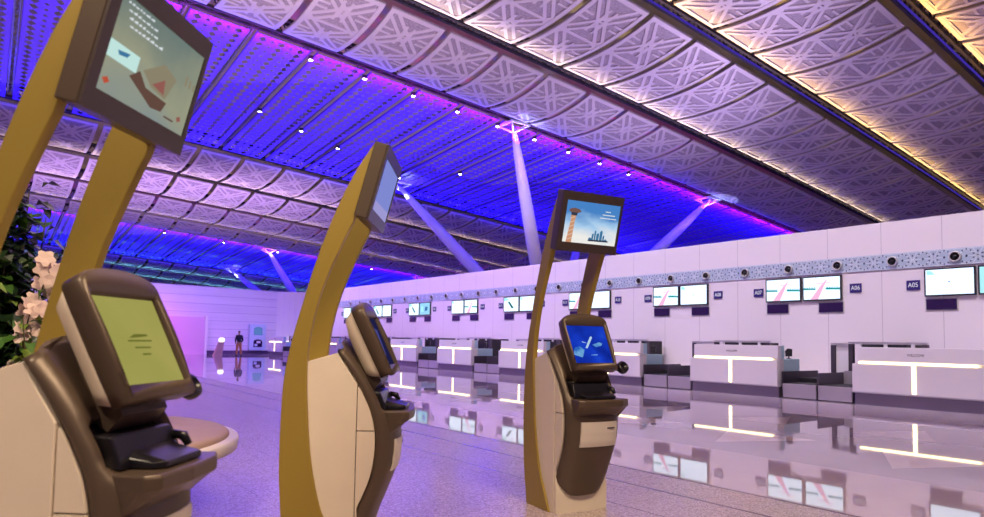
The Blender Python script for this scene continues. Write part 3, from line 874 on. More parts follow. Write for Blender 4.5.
skin_obj('hair', {'a': ((0, -0.015, 1.62), (0.078, 0.075)), 'b': ((0, -0.005, 1.70), (0.086, 0.09)), 'c': ((0, 0.02, 1.735), (0.06, 0.065))}, [('a', 'b'), ('b', 'c')], M['hair'], t)
for s in (-1, 1):
    mb = MB(); mb.loft([[(s*0.165+w*math.cos(a), -0.07+yy, h*0.5+h*0.5*math.sin(a)) for a in [2*PI*q/10 for q in range(10)]] for yy, w, h in ((0, 0.03, 0.07), (0.05, 0.05, 0.09), (0.16, 0.055, 0.075), (0.25, 0.04, 0.05), (0.28, 0.015, 0.03))], cap0=True, cap1=True)
    mb.build('shoe', M['black'], t)

# ------------------------------------------------------------------ kiosks
BACK = [(0.01, 0.0), (-0.015, 0.16), (-0.035, 0.30), (-0.052, 0.52), (-0.057, 0.75), (-0.052, 1.0), (-0.042, 1.15), (-0.02, 1.29), (0.015, 1.45), (0.055, 1.60), (0.095, 1.75), (0.14, 1.90), (0.22, 2.13), (0.305, 2.335), (0.39, 2.50), (0.488, 2.655)]
FRONT = [(0.37, 0.0), (0.285, 0.17), (0.21, 0.33), (0.155, 0.55), (0.125, 0.75), (0.105, 1.0), (0.098, 1.15), (0.10, 1.30), (0.118, 1.45), (0.15, 1.60), (0.195, 1.75), (0.255, 1.90), (0.335, 2.08), (0.372, 2.165), (0.44, 2.42), (0.492, 2.64)]
# edge of the bronze shield along the side, and its front ridge
SE = [(0.282, 1.312), (0.352, 1.215), (0.419, 1.102), (0.470, 1.0), (0.503, 0.92), (0.525, 0.82), (0.530, 0.724), (0.522, 0.62), (0.502, 0.526), (0.465, 0.425), (0.425, 0.335), (0.405, 0.25), (0.40, 0.20), (0.41, 0.165)]
SF = [(0.318, 1.322), (0.395, 1.240), (0.468, 1.145), (0.535, 1.035), (0.578, 0.924), (0.602, 0.82), (0.607, 0.726), (0.598, 0.62), (0.573, 0.527), (0.535, 0.425), (0.497, 0.33), (0.470, 0.24), (0.458, 0.185), (0.445, 0.155)]
KW = 0.555
TL, BL_ = (0.425, 1.530), (0.572, 1.222)      # touch glass top / bottom (x,z)

def mk_display_pic(kind, W, H, parent, name='display'):
    """flat lit picture in local (a: right, b: up) coordinates of its screen; returns the object (a->+y)"""
    mb = MB(); mats = []; lay = [0.0]
    def use(m):
        if m not in mats: mats.append(m)
        return mats.index(m)
    def poly(pts, m):
        lay[0] += 0.0008
        mb.face([(lay[0], x*W/2, z*H/2) for x, z in pts], use(m))
    sq = [(-1, -1), (1, -1), (1, 1), (-1, 1)]
    if kind == 'tower':
        poly(sq, PIC['sky'])
        poly([(-0.86, -1), (-0.66, -1), (-0.63, 0.1), (-0.60, 0.32), (-0.80, 0.32), (-0.78, 0.1)], PIC['towershaft'])
        for q in range(6):
            z = -0.9+q*0.2; poly([(-0.83, z), (-0.65, z+0.12), (-0.65, z+0.17), (-0.83, z+0.05)], PIC['towerband'])
        poly([(-0.80, 0.30), (-0.60, 0.30), (-0.58, 0.44), (-0.82, 0.44)], PIC['towerdark'])
        poly([(-0.92, 0.52), (-0.84, 0.44), (-0.54, 0.44), (-0.46, 0.52), (-0.54, 0.62), (-0.70, 0.66), (-0.84, 0.62)], PIC['towerhead'])
        for x0, x1, h in ((0.05, 0.12, -0.45), (0.14, 0.20, -0.30), (0.22, 0.32, -0.42), (0.34, 0.44, -0.28), (0.46, 0.52, -0.5), (-0.08, 0.04, -0.66), (0.52, 0.62, -0.68)):
            poly([(x0, -0.8), (x1, -0.8), (x1, h-0.05), ((x0+x1)/2, h), (x0, h-0.08)], PIC['city'])
        poly([(-0.1, -0.86), (0.68, -0.84), (0.66, -0.76), (-0.06, -0.78)], PIC['towerdark'])
        for q, (a, b) in enumerate(((0.42, 0.62), (0.32, 0.80), (0.24, 0.86))):
            z = 0.62-q*0.16; poly([(a, z), (b, z), (b, z+0.045), (a, z+0.045)], PIC['white'])
    elif kind == 'promo':
        poly(sq, PIC['promo'])
        poly([(-1, 0.05), (-0.36, 0.05), (-0.36, -0.30), (-1, -0.42+0.12)], PIC['card'])
        poly([(-0.8, -0.08), (-0.56, -0.02), (-0.6, -0.12), (-0.76, -0.16)], PIC['city'])
        poly([(-0.48, -0.42), (0.1, -0.78), (0.35, -0.74), (0.42, -0.5), (-0.1, -0.45), (-0.3, -0.2)], PIC['brown'])
        poly([(-0.25, -0.15), (0.15, 0.25), (0.5, 0.1), (0.35, -0.45), (0.0, -0.38)], PIC['sand'])
        poly([(0.0, -0.3), (0.25, -0.05), (0.3, -0.38)], PIC['rose'])
        poly([(-0.95, -0.75), (-0.86, -0.68), (-0.80, -0.76), (-0.88, -0.84)], PIC['red'])
        poly([(0.72, -0.66), (0.8, -0.6), (0.84, -0.7), (0.76, -0.76)], PIC['rose'])
        rnd = random.Random(3)
        for q in range(4):
            z = 0.86-q*0.15; a = -0.88+q*0.02
            while a < -0.36+0.05*q:
                l = rnd.uniform(0.03, 0.09); poly([(a, z), (a+l, z), (a+l, z+rnd.uniform(0.03, 0.07)), (a, z+0.03)], PIC['white']); a += l+0.02
        for q in range(3):
            poly([(0.55+q*0.1, 0.05), (0.6+q*0.1, 0.05), (0.6+q*0.1, 0.3-q*0.05), (0.55+q*0.1, 0.28-q*0.05)], PIC['sand'])
        poly([(0.28, -0.86), (0.52, -0.86), (0.52, -0.82), (0.28, -0.82)], PIC['brown'])
    elif kind == 'pale':
        poly(sq, PIC['lavender'])
        poly([(-1, -1), (1, -1), (1, -0.55), (-1, -0.62)], PIC['lavender2'])
    elif kind == 'plane':
        poly(sq, PIC['deepblue'])
        poly([(-0.9, -0.55), (-0.5, -0.7), (-0.3, -0.3), (-0.5, -0.1), (-0.8, -0.2)], PIC['cloud'])
        poly([(0.15, -0.02), (0.55, 0.12), (0.7, 0.05), (0.62, -0.06), (0.3, -0.16)], PIC['cloud'])
        poly([(-0.24, -0.20), (-0.14, -0.22), (0.24, 0.36), (0.20, 0.44), (0.12, 0.38)], PIC['white2'])
        poly([(-0.1, 0.06), (0.06, 0.02), (-0.32, 0.1), (-0.36, 0.16)], PIC['white2'])
        poly([(-0.05, -0.60), (0.28, -0.58), (0.28, -0.54), (-0.05, -0.56)], PIC['cloud'])
    elif kind == 'lime':
        poly(sq, PIC['lime'])
        poly([(-0.25, 0.05), (-0.05, 0.14), (0.35, 0.14), (0.35, 0.09), (0.0, 0.06)], PIC['limedark'])
        for q, (a, b) in enumerate(((-0.32, 0.42), (-0.2, 0.3), (-0.05, 0.22))):
            z = -0.04-q*0.16; poly([(a, z), (b, z), (b, z+0.04), (a, z+0.04)], PIC['limedark'])
    elif kind == 'dim':
        poly(sq, PIC['dim'])
        poly([(-0.7, -0.4), (0.1, -0.6), (0.5, 0.5), (-0.2, 0.6)], PIC['dim2'])
    return mb.build(name, mats, parent, fix=False)
PIC = {
 'sky': emis_noise('pic_sky', [(0.25, (0.95, 0.93, 0.88)), (0.48, (0.42, 0.66, 0.92)), (0.66, (0.07, 0.25, 0.62))], 0.9, 4, (1, 1, 2.2), (2, -0.17, 0.17, 0.62)),
 'towershaft': emis('pic_shaft', (0.75, 0.36, 0.20), 0.8), 'towerband': emis('pic_band', (0.85, 0.6, 0.45), 0.8), 'towerdark': emis('pic_dark', (0.05, 0.06, 0.10), 0.7), 'towerhead': emis('pic_head', (0.22, 0.11, 0.09), 0.8),
 'city': emis('pic_city', (0.06, 0.22, 0.42), 0.8), 'white': emis('pic_white', (0.85, 0.9, 0.95), 0.8), 'white2': emis('pic_white_b', (0.55, 0.78, 1.0), 0.8),
 'promo': emis_noise('pic_promo', [(0.3, (0.17, 0.22, 0.20)), (0.55, (0.34, 0.35, 0.24)), (0.8, (0.25, 0.30, 0.30))], 0.9, 3, (1, 1, 1), (2, 0.2, -0.2, 0.5)),
 'card': emis('pic_card', (0.58, 0.85, 0.80), 0.9), 'brown': emis('pic_brown', (0.15, 0.08, 0.06), 0.8), 'sand': emis('pic_sand', (0.30, 0.26, 0.17), 0.85), 'rose': emis('pic_rose', (0.33, 0.12, 0.10), 0.85), 'red': emis('pic_red', (0.6, 0.1, 0.05), 0.8),
 'lavender': emis('pic_lavender', (0.28, 0.33, 0.85), 0.75), 'lavender2': emis('pic_lavender_b', (0.45, 0.42, 0.85), 0.75),
 'deepblue': emis_noise('pic_deepblue', [(0.3, (0.005, 0.02, 0.30)), (0.6, (0.01, 0.05, 0.65)), (0.8, (0.02, 0.10, 0.75))], 0.8, 5), 'cloud': emis_noise('pic_cloud', [(0.35, (0.02, 0.14, 0.6)), (0.55, (0.16, 0.42, 0.8)), (0.8, (0.3, 0.6, 0.9))], 0.8, 14),
 'lime': emis_noise('pic_lime', [(0.3, (0.44, 0.40, 0.11)), (0.8, (0.36, 0.35, 0.085))], 0.85, 3), 'limedark': emis('pic_limedark', (0.17, 0.18, 0.03), 0.8),
 'dim': emis('pic_dim', (0.02, 0.02, 0.10), 0.6), 'dim2': emis('pic_dim_b', (0.10, 0.10, 0.40), 0.6)}

def smooth_interp(P, n):
    """Catmull-Rom resample of a 2-D polyline"""
    out = []
    for i in range(len(P)-1):
        p0 = P[max(i-1, 0)]; p1 = P[i]; p2 = P[i+1]; p3 = P[min(i+2, len(P)-1)]
        for k in range(n):
            t = k/n
            out.append(tuple(0.5*((2*p1[d])+(-p0[d]+p2[d])*t+(2*p0[d]-5*p1[d]+4*p2[d]-p3[d])*t*t+(-p0[d]+3*p1[d]-3*p2[d]+p3[d])*t**3) for d in (0, 1)))
    out.append(tuple(P[-1])); return out

def make_kiosk(loc, heading_deg, label, over, touch, drop=0.0):
    t = thing('check_in_kiosk', label, 'kiosk', loc, math.radians(90-heading_deg), 'self check-in kiosks')
    bk = smooth_interp(BACK, 3); fr = smooth_interp(FRONT, 3)
    # two curved gold uprights
    for y0 in (0.0, KW-0.05):
        prof = list(bk)+list(reversed(fr))
        mb = MB()
        wb = lambda z: (0.05 if y0 > 0 else 0.0)*min(1, max(0, (2.62-z)/0.3))*min(1, max(0, z-0.2))
        mb.loft([[(bk[i][0]-wb(bk[i][1]), y0, bk[i][1]), (fr[i][0]+0.2*wb(fr[i][1]), y0, fr[i][1]), (fr[i][0]+0.2*wb(fr[i][1]), y0+0.045, fr[i][1]), (bk[i][0]-wb(bk[i][1]), y0+0.045, bk[i][1])] for i in range(len(bk))], sm=False, cap0=True, cap1=True)
        o = mb.build('upright', M['gold'], t, 0.005)
    # body cabinet between the uprights
    se = smooth_interp(SE, 3)
    cab = [(0.05, 0.0), (0.412, 0.0), (0.412, 1.108), (0.286, 1.300), (0.278, 1.302), (0.095, 1.246), (0.0, 1.225), (-0.02, 0.8), (0.0, 0.3)]
    MB().prism(cab, 0.018, KW-0.018).build('cabinet', M['cream'], t, 0.004)
    lo = [(0.418, 0.0), (0.445, 0.0), (0.445, 0.165)]+[p for p in reversed(se) if 0.17 < p[1] < 0.81 and p[0] > 0.419]+[(0.526, 0.815), (0.418, 0.815)]
    up = [(0.418, 0.822), (0.525, 0.822)]+[p for p in reversed(se) if 0.83 < p[1] < 1.095 and p[0] > 0.42]+[(0.418, 1.095)]
    for pr in (lo, up): MB().prism(pr, 0.024, KW-0.024).build('front_insert', M['cream'], t)
    MB().prism([(0.404, 0), (0.424, 0), (0.424, 1.05), (0.404, 1.05)], 0.035, KW-0.035).build('joint_strip', M['ink'], t)
    # bronze shield
    sf = smooth_interp(SF, 3); n = len(se); loops = []
    ylist = [0.0, 0.012, 0.035, 0.07, 0.10, 0.14, 0.20, KW/2, KW-0.20, KW-0.14, KW-0.10, KW-0.07, KW-0.035, KW-0.012, KW]
    for i in range(n):
        (ex_, ez), (fx, fz) = se[i], sf[i]
        yl = 0.012+0.02*min(1, max(0, (1.30-ez)/0.35)); yr = KW-0.008-0.03*max(0, min(1, (0.7-ez)/0.5))
        my = lambda y: yl+(yr-yl)*y/KW
        L = [(ex_, my(KW-0.012), ez), (ex_, my(0.012), ez)]
        q = i/(n-1)
        dx, dz = fx-ex_, fz-ez
        for y in ylist:
            e = min(y, KW-y); k = math.sin(min(e/0.05, 1)*PI/2)
            x = ex_+dx*(0.35+0.65*k); z = ez+dz*(0.35+0.65*k)
            b = (1-((y-KW/2)/(KW/2))**2)
            if fz > 0.93:                                   # hollow behind the touch screen
                inn = min(1, max(0, (e-0.05)/0.05))
                depth = 0.03 if fz > 1.08 else 0.10
                x -= depth*inn
            else:
                x += 0.055*b*min(1, (0.96-fz)/0.05)*min(1, 0.35+fz/0.5)
                z += max(0, (0.30-fz)/0.15)*(0.105*max(0, 1-e/0.16)**1.7-0.02*b)
            z += 0.075*b*max(0, (fz-1.10)/0.22)
            L.append((x, my(y), z))
        loops.append(L)
    sh = MB(); sh.loft(loops, sm=True, cap0=True, cap1=True)
    so = sh.build('shield', M['bronze'], t)
    # service shelf
    top = [(0.50, 0.075), (0.695, 0.06), (0.735, 0.10), (0.75, KW/2), (0.735, KW-0.08), (0.695, KW+0.005), (0.50, KW-0.02)]
    mb = MB()
    def ringz(s, z, dx=0): return [(0.50+(x-0.50)*s+dx, KW/2+(y-KW/2)*(0.85+0.15*s), z) for x, y in top]
    mb.loft([ringz(0.45, 0.775), ringz(0.86, 0.862), ringz(1.0, 0.885), ringz(1.0, 0.925), ringz(0.97, 0.937)], sm=False, cap0=True, cap1=True)
    mb.build('shelf', M['bronze'], t, 0.006)
    # printer block, passport reader and lever in the recess
    MB().prism([(0.44, 0.94), (0.585, 0.94), (0.575, 0.985), (0.545, 1.055), (0.44, 1.06)], 0.105, KW-0.085).build('printer_slot', M['black'], t, 0.008)
    mb = MB(); mb.loft([[(x, y, z) for x, z in pr] for y, pr in ((0.16, [(0.56, 0.94), (0.66, 0.94), (0.66, 0.96), (0.56, 0.975)]), (0.19, [(0.55, 0.94), (0.70, 0.94), (0.70, 0.965), (0.55, 1.0)]), (0.42, [(0.55, 0.94), (0.70, 0.94), (0.70, 0.965), (0.55, 1.0)]), (0.46, [(0.56, 0.94), (0.66, 0.94), (0.66, 0.96), (0.56, 0.975)]))], sm=False, cap0=True, cap1=True)
    mb.build('passport_reader', M['black'], t, 0.006)
    MB().tube([(0.56, KW-0.10, 1.02), (0.60, KW-0.085, 1.01), (0.62, KW-0.08, 0.975)], [0.016, 0.02, 0.014], 8).build('reader_lever', M['black'], t)
    # paper door on the shield's front
    mb = MB(); G = []
    def front_x(y, z):
        i = min(range(n), key=lambda k: abs(sf[k][1]-z)); b = 1-((y-KW/2)/(KW/2))**2
        return sf[i][0]+0.055*b*min(1, (0.96-z)/0.05)*min(1, 0.35+z/0.5)
    zs = [0.555+0.2*k/8 for k in range(9)]; ys = [0.125+(KW-0.195)*k/8 for k in range(9)]
    for z in zs: G.append([(front_x(y, z)+0.007, y, z) for y in ys])
    mb.loft(G, closed=False, sm=True)
    for k in range(8):
        for row in (0, 8):
            a, b = G[row][k], G[row][k+1]; mb.face([a, b, (b[0]-0.012, b[1], b[2]), (a[0]-0.012, a[1], a[2])])
    for k in range(8):
        for c in (0, 8):
            a, b = G[k][c], G[k+1][c]; mb.face([a, b, (b[0]-0.012, b[1], b[2]), (a[0]-0.012, a[1], a[2])])
    pd = mb.build('paper_door', M['plate'], t)
    xx = front_x(0.40, 0.70)+0.009
    MB().box((xx-0.004, 0.37, 0.698), (xx+0.003, 0.445, 0.708)).build('slot_mark', M['ink'], pd)
    # touch screen unit: tilted plane frame
    ax = Vector((TL[0]-BL_[0], 0, TL[1]-BL_[1])); hgt = ax.length; up_ = ax.normalized(); nr = Vector((up_.z, 0, -up_.x))
    org = Vector((BL_[0], 0, BL_[1]))
    gy0, gy1 = 0.100, 0.495
    cyy = 0.306
    def P(y, s, d): q = org+up_*s+nr*d; return (q.x, y, q.z)
    def outer(sc=1.0, low=-0.062, hi=0.045, archh=0.07, half=0.222):
        pts = []
        hb = 0.206; m = 12
        pts += [(cyy-hb*sc, low*sc+0.0), (cyy+hb*sc, low*sc)]
        side = 8
        for k in range(1, side): pts.append((cyy+(hb+(half-hb)*math.sin(k/side*PI/2))*sc, low+(hgt+hi-low)*k/side))
        for k in range(m+1):
            a = PI*k/m; pts.append((cyy+half*math.cos(a)*sc, hgt+hi+archh*math.sin(a)))
        for k in range(side-1, 0, -1): pts.append((cyy-(hb+(half-hb)*math.sin(k/side*PI/2))*sc, low+(hgt+hi-low)*k/side))
        return pts
    O = outer()
    def inner(pt):
        y, s = pt
        return (min(max(y, gy0), gy1), min(max(s, 0.0), hgt))
    fl_ = lambda s: 0.012*math.sin(max(0, min(1, s/hgt))*PI)   # slight bulge of the frame
    Iin = []
    for (y, s) in O:
        if s > hgt+0.03:
            yy = cyy+(y-cyy)*((gy1-gy0)/2)/0.222; Iin.append((min(max(yy, gy0), gy1), hgt))
        elif s < -0.03: Iin.append((gy0 if y < cyy else gy1, 0.0))
        else: Iin.append(inner((y, s)))
    sc2 = lambda k: [(cyy+(y-cyy)*k, hgt/2+(s-hgt/2)*k) for y, s in O]
    mb = MB()
    mb.loft([[P(y, s, -0.055) for y, s in sc2(0.985)], [P(y, s, 0.012) for y, s in O], [P(y, s, 0.030+fl_(s)*0.5) for y, s in sc2(0.965)], [P(y, s, 0.026) for y, s in [(a[0]+(b[0]-a[0])*0.9, a[1]+(b[1]-a[1])*0.9) for a, b in zip(O, Iin)]], [P(y, s, 0.004) for y, s in Iin]], sm=True, cap0=True)
    mb.build('monitor_bezel', M['bronze'], t)
    mb = MB(); mb.loft([[P(y, s, -0.15) for y, s in [(cyy+(y-cyy)*0.6, hgt*0.42+(s-hgt/2)*0.55) for y, s in O]], [P(y, s, -0.125) for y, s in sc2(0.80)], [P(y, s, -0.054) for y, s in sc2(0.955)]], sm=True, cap0=True, cap1=True)
    mb.build('monitor_shell', M['shell'], t)
    MB().prism([(0.36, 1.14), (0.49, 1.06), (0.54, 1.12), (0.47, 1.30), (0.38, 1.30)], 0.17, 0.45).build('monitor_neck', M['bronze'], t)
    d = mk_display_pic(touch, gy1-gy0, hgt, t, 'touch_screen')
    q = org+up_*(hgt/2)+nr*0.0045
    d.matrix_local = Matrix(((nr.x, 0, up_.x, q.x), (0, 1, 0, (gy0+gy1)/2), (nr.z, 0, up_.z, q.z), (0, 0, 0, 1)))
    # card reader knob at the lower right of the touch screen
    mb = MB(); mb.lathe([(0, -0.035), (0.035, -0.035), (0.052, -0.02), (0.055, 0.0), (0.05, 0.025), (0.03, 0.035), (0.03, 0.02), (0, 0.02)], 18)
    mb.tube([(0, 0, 0), (0, -0.07, -0.01), (-0.01, -0.13, -0.01)], 0.026, 8)
    kb = mb.build('card_reader', M['black'], t); kb.location = (0.53, KW+0.07, 1.185); kb.rotation_euler = (0, math.radians(60), 0)
    # overhead display
    hb = [(0.365, 2.176), (0.447, 2.155), (0.571, 2.636), (0.489, 2.657)]
    MB().prism(hb, -0.014, 0.602).build('display_housing', M['bronze'], t, 0.006)
    a0, a1 = Vector((0.447, 0, 2.155)), Vector((0.571, 0, 2.636)); U_ = (a1-a0).normalized(); N_ = Vector((U_.z, 0, -U_.x)); hh = (a1-a0).length
    c = (a0+a1)/2
    mb = MB(); W2, H2 = 0.642/2, hh/2; w2, h2 = 0.545/2, 0.345/2
    def ring(w, h, d): return [(d, -w, -h), (d, w, -h), (d, w, h), (d, -w, h)]
    ro = lambda d: [(d, -W2, -H2), (d, W2-0.026, -H2), (d, W2-0.026, H2), (d, -W2, H2)]
    mb.loft([ro(0.001), ro(0.012), ring(w2, h2, 0.012), ring(w2, h2, 0.003)], sm=False)
    bz = mb.build('display_bezel', M['bezel'], t)
    mw = Matrix(((N_.x, 0, U_.x, c.x), (0, 1, 0, 0.307), (N_.z, 0, U_.z, c.z), (0, 0, 0, 1)))
    bz.matrix_local = mw
    d = mk_display_pic(over, 0.545, 0.345, t, 'display_screen')
    d.matrix_local = mw @ Matrix.Translation((0.004, 0, 0))
    return t
make_kiosk((3.797, 4.481, 0), 189.7, 'gold check-in kiosk standing alone, tower picture above and blue plane screen below', 'tower', 'plane')
make_kiosk((1.526, 4.084, 0), 126.6, 'gold check-in kiosk turned side-on, its screens seen edge-on, between the other two kiosks', 'pale', 'dim')
make_kiosk((-0.131, 2.844, 0), 131.2, 'closest gold check-in kiosk with yellow-green touch screen and tilted grey promotional screen above', 'promo', 'lime')

# ------------------------------------------------------------------ planter bench and plants
pc = (0.256, 6.16)
t = thing('planter_bench', 'round white planter bench with tan seat top behind the closest kiosk', 'bench', (pc[0]-0.03, pc[1]+0.02, 0)); t.scale = (0.975, 0.975, 0.93)
MB().lathe([(0.0, 0.0), (0.60, 0.0), (0.62, 0.10), (0.72, 0.30), (1.1, 0.44), (1.45, 0.50), (1.59, 0.52), (1.60, 0.60), (1.585, 0.625), (0.0, 0.625)], 64).build('bowl', M['planter'], t)
MB().lathe([(0.78, 0.60), (0.78, 0.66), (0.80, 0.675), (1.46, 0.675), (1.50, 0.665), (1.52, 0.645), (1.52, 0.60)], 64).build('seat_top', M['cushion'], t)
MB().lathe([(0.66, 0.62), (0.66, 0.80), (0.68, 0.82), (0.76, 0.82), (0.78, 0.80), (0.78, 0.62)], 48).build('inner_rim', M['planter'], t)
MB().lathe([(0.0, 0.69), (0.655, 0.69)], 32).build('soil', M['soil'], t)

def leaf(mb, p, d, up, L, w, mi, fold=0.25):
    d = d.normalized(); s = d.cross(up)
    if s.length < 1e-3: s = d.cross(Vector((1, 0, 0)))
    s.normalize(); n = s.cross(d)
    tip = p+d*L-n*L*0.25; mid = p+d*L*0.45+n*0.02
    a = mid+s*w+n*w*fold; b = mid-s*w+n*w*fold
    m2 = p+d*L*0.75-n*L*0.06; a2 = m2+s*w*0.7; b2 = m2-s*w*0.7
    mb.face([p, a, mid], mi); mb.face([p, mid, b], mi)
    mb.face([mid, a, a2, m2], mi); mb.face([mid, m2, b2, b], mi)
    mb.face([m2, a2, tip], mi); mb.face([m2, tip, b2], mi)

def shrub(name, label, base, h, rad, nst, nleaf, mats, seed, lw=0.035, ll=0.16, lean=(0, 0), spread=1.0):
    rnd = random.Random(seed)
    t = thing(name, label, 'plant', base)
    st = MB(); lf = MB()
    for k in range(nst):
        a = rnd.uniform(0, 2*PI); rr = rad*math.sqrt(rnd.random()); hh = h*rnd.uniform(0.55, 1.0)
        pts = []
        b = Vector((0.25*rr*math.cos(a), 0.25*rr*math.sin(a), 0))
        top = Vector((rr*math.cos(a)+lean[0]*hh, rr*math.sin(a)+lean[1]*hh, hh))
        for q in range(7):
            s = q/6; p = b.lerp(top, s); bow = math.sin(s*PI)*0.12*rad
            pts.append(p+Vector((bow*math.cos(a), bow*math.sin(a), 0)))
        st.tube(pts, [0.014*(1-0.7*q/6) for q in range(7)], 5)
        for q in range(nleaf):
            s = rnd.uniform(0.12, 1.0); i = min(int(s*6), 5); p = pts[i].lerp(pts[i+1], s*6-i)
            d = Vector((rnd.gauss(0, 1), rnd.gauss(0, 1), rnd.gauss(0.15, 0.5)))
            p = p+d.normalized()*rnd.uniform(0, 0.16)*spread
            leaf(lf, p, d, Vector((0, 0, 1)), ll*rnd.uniform(0.7, 1.25), lw*rnd.uniform(0.8, 1.3), rnd.choices(range(len(mats)), [6, 2, 1][:len(mats)])[0])
    st.build('stems', M['stem'], t)
    lf.build('foliage', mats, t, fix=False)
    return t
shrub('leafy_shrub', 'tall dark green leafy shrub growing in the planter bench', (pc[0]-0.24, pc[1]+0.20, 0.69), 1.95, 0.34, 32, 48, [M['leafdark'], M['leafmid']], 5, 0.05, 0.17)
shrub('low_shrub', 'low fresh green shrub at the planter edge under the pale flowers', (pc[0]+0.16, pc[1]-0.34, 0.69), 0.95, 0.26, 22, 26, [M['leafmid'], M['leaflight'], M['leafdark']], 9, 0.032, 0.13)
shrub('tall_sprig', 'light green leafy sprig rising above the dark shrub', (pc[0]-0.46, pc[1]-0.1, 0.69), 2.5, 0.14, 5, 26, [M['leaflight'], M['leafmid']], 12, 0.035, 0.13)
def orchid(base, h, lean, seed, words):
    rnd = random.Random(seed)
    t = thing('flower_spray', 'spray of pale pink-white flowers on a thin stem, '+words, 'flower', base, 0, 'pale flower sprays in the planter')
    pts = [Vector((lean[0]*s*s, lean[1]*s*s, h*(s-0.25*s**3))) for s in [q/9 for q in range(10)]]
    MB().tube(pts, [0.008*(1-0.5*q/9) for q in range(10)], 5).build('stem', M['stem'], t)
    for k in range(13):
        s = 0.42+0.58*k/12; i = min(int(s*9), 8); c = pts[i].lerp(pts[i+1], s*9-i)+Vector((rnd.uniform(-0.06, 0.06), rnd.uniform(-0.06, 0.06), rnd.uniform(-0.05, 0.05)))
        n = Vector((rnd.gauss(0.4, 0.5), rnd.gauss(-0.8, 0.5), rnd.gauss(0.2, 0.3))).normalized(); a = n.cross(Vector((0, 0, 1))).normalized(); b = n.cross(a)
        mb = MB()
        for q in range(5):
            g = 2*PI*q/5+0.3; d = a*math.cos(g)+b*math.sin(g); w = n.cross(d)
            R_ = 0.068
            mb.face([c, c+d*R_*0.55+w*R_*0.45+n*0.008, c+d*R_+w*R_*0.18+n*0.004, c+d*R_-w*R_*0.18+n*0.004, c+d*R_*0.55-w*R_*0.45+n*0.008])
        mb.build('blossom', M['petal'], t, fix=False)
orchid((pc[0]-0.02, pc[1]-0.08, 0.69), 1.62, (0.14, -0.16), 1, 'topmost of the three')
orchid((pc[0]+0.10, pc[1]-0.12, 0.69), 1.34, (0.10, -0.12), 2, 'middle one, nearest the kiosk upright')
orchid((pc[0]-0.06, pc[1]-0.27, 0.69), 1.16, (0.05, -0.16), 3, 'lowest of the three')

# ------------------------------------------------------------------ light
w = bpy.data.worlds.new('world'); S.world = w; w.use_nodes = True
w.node_tree.nodes['Background'].inputs[0].default_value = (0.62, 0.42, 0.85, 1); w.node_tree.nodes['Background'].inputs[1].default_value = 0.10

def area(name, loc, target, sx, sy, power, col, spread=180):
    l = bpy.data.lights.new(name, 'AREA'); l.shape = 'RECTANGLE'; l.size = sx; l.size_y = sy; l.energy = power; l.color = col; l.spread = math.radians(spread)
    o = bpy.data.objects.new(name, l); o.location = loc
    d = Vector(target)-Vector(loc)
    o.rotation_euler = d.to_track_quat('-Z', 'Y').to_euler(); link(o)
    return o

def strip_u(name, U0, U1, V, drop, dirv, wid, power, col, spread=180):
    """long lamp strip across the hall, following the ceiling slope"""
    um = (U0+U1)/2; L = U1-U0
    l = bpy.data.lights.new(name, 'AREA'); l.shape = 'RECTANGLE'; l.size = L; l.size_y = wid; l.energy = power; l.color = col; l.spread = math.radians(spread)
    o = bpy.data.objects.new(name, l)
    xd = Vector((1, 0, -(SX+2*SQ*um))).normalized(); zd = -Vector(dirv).normalized(); zd = (zd-xd*zd.dot(xd)).normalized(); yd = zd.cross(xd)
    o.matrix_world = Matrix(((xd.x, yd.x, zd.x, um), (xd.y, yd.y, zd.y, V), (xd.z, yd.z, zd.z, zc(um, V)-drop), (0, 0, 0, 1)))
    link(o); return o

BLUE = (0.025, 0.008, 1.0); MAG = (1.0, 0.03, 0.75); WARM = (1.0, 0.74, 0.40); YEL = (1.0, 0.56, 0.06); LIL = (0.76, 0.60, 1.0)
# blue bays, lit from both edges by strips facing up into the bay
for (v0, v1) in ((25.2, 39.0), (60.2, 74.0)):
    strip_u('blue_strip', -8, 50, v0+0.2, 2.2, (0, 0.8, 0.6), 0.3, 3000, BLUE)
    strip_u('blue_strip', -8, 50, v1-0.2, 2.2, (0, -0.8, 0.6), 0.3, 3000, BLUE)
    strip_u('magenta_strip', -8, 50, v0+0.2, 0.8, (0, 0.35, 0.94), 0.12, 800, MAG, 120)
    um, vm = 20, (v0+v1)/2
    area('void_light', (um, vm, zc(um, vm)+1.0), (um, vm, zc(um, vm)+5), 55, 12, 520, WARM)
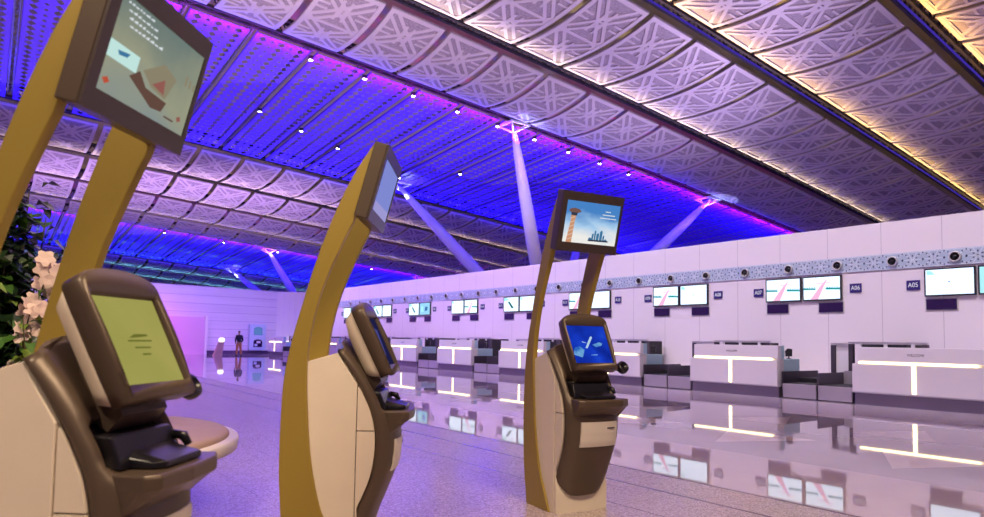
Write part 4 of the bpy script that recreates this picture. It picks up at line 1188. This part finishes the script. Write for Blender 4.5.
# warm strips lighting the far ends of the curved rows
for (v, p, c) in ((3.8, 1300, YEL), (9.2, 1150, YEL), (14.6, 1000, (1.0, 0.66, 0.16)), (20.2, 700, (1.0, 0.80, 0.46)), (44.9, 480, WARM), (50.5, 420, WARM), (55.9, 400, WARM), (79.4, 1100, (0.25, 0.75, 1)), (84.8, 1100, (0.25, 0.75, 1))):
    strip_u('row_strip', -8, 51, v-0.02, 0.80, (0, -0.62, 0.78), 0.08, p*0.55, c, 95)
for (hx, hy) in ((20.5, 25.5), (36.7, 25.5), (20.5, 37.1), (20.3, 61.0), (20.3, 72.6)):
    l = bpy.data.lights.new('head_light', 'SPOT'); l.energy = 110; l.color = (0.45, 0.55, 1.0); l.spot_size = math.radians(120); l.shadow_soft_size = 0.1
    o = bpy.data.objects.new('head_light', l); o.location = (hx+0.25, hy-0.5, zc(hx, hy)-1.0); o.rotation_euler = (PI, 0, 0); link(o)
# added lilac fill under the curved rows, from no visible lamps
area('ceiling_wash', (19.5, 6, 5.6), (13, 11, 14), 30, 2.0, 1150, LIL, 130)
area('ceiling_wash', (2, 14, 3.2), (5, 20, 13), 6, 4, 800, (0.98, 0.74, 0.92), 100)
area('ceiling_wash', (6, 44, 4.8), (8, 49, 12), 22, 4, 1150, (0.74, 0.46, 1.0), 110)
area('ceiling_wash', (23.5, 14, 5.4), (29, 16, 13), 30, 1.5, 480, (0.66, 0.52, 1.0), 130)
# added unseen wall washes, spread narrowed so that they only meet the walls
area('wall_wash', (16.2, 8, 10.8), (20.4, 8, 2.6), 30, 0.8, 620, (0.92, 0.84, 0.96), 75)
area('wall_wash', (16.2, 36, 9.8), (20.4, 36, 2.6), 26, 0.8, 620, (0.80, 0.56, 1.0), 75)
area('end_wash', (8, 47, 8.6), (9.5, 52, 2), 26, 0.8, 640, (0.40, 0.28, 1.0), 90)
area('portal_wash', (8, 47, 6), (9.5, 51.5, 1.2), 5, 0.6, 70, (1.0, 0.20, 0.80), 70)
# warm lamps over the kiosks
area('kiosk_lamp', (2.6, -1.0, 7.5), (1.5, 3.6, 0.9), 2.2, 2.2, 210, (1.0, 0.76, 0.50), 110)
area('kiosk_lamp', (-3.2, 1.2, 6.5), (0.6, 4.0, 1.0), 1.6, 1.6, 130, (1.0, 0.80, 0.56), 110)
area('counter_wash', (12.5, 16, 9.5), (16.9, 16, 0.8), 36, 0.8, 330, (0.95, 0.86, 1.0), 60)  # added fill to brighten the counter fronts, no fixture there
# added pink fill that brightens the hall floor, no lamp there
area('floor_wash', (6, 22, 11.5), (6, 21, 0), 14, 26, 950, (0.88, 0.58, 0.92))

S.view_settings.view_transform = 'Standard'; S.view_settings.look = 'None'; S.view_settings.exposure = 0.0; S.view_settings.gamma = 1.0; S.view_settings.use_curve_mapping = False
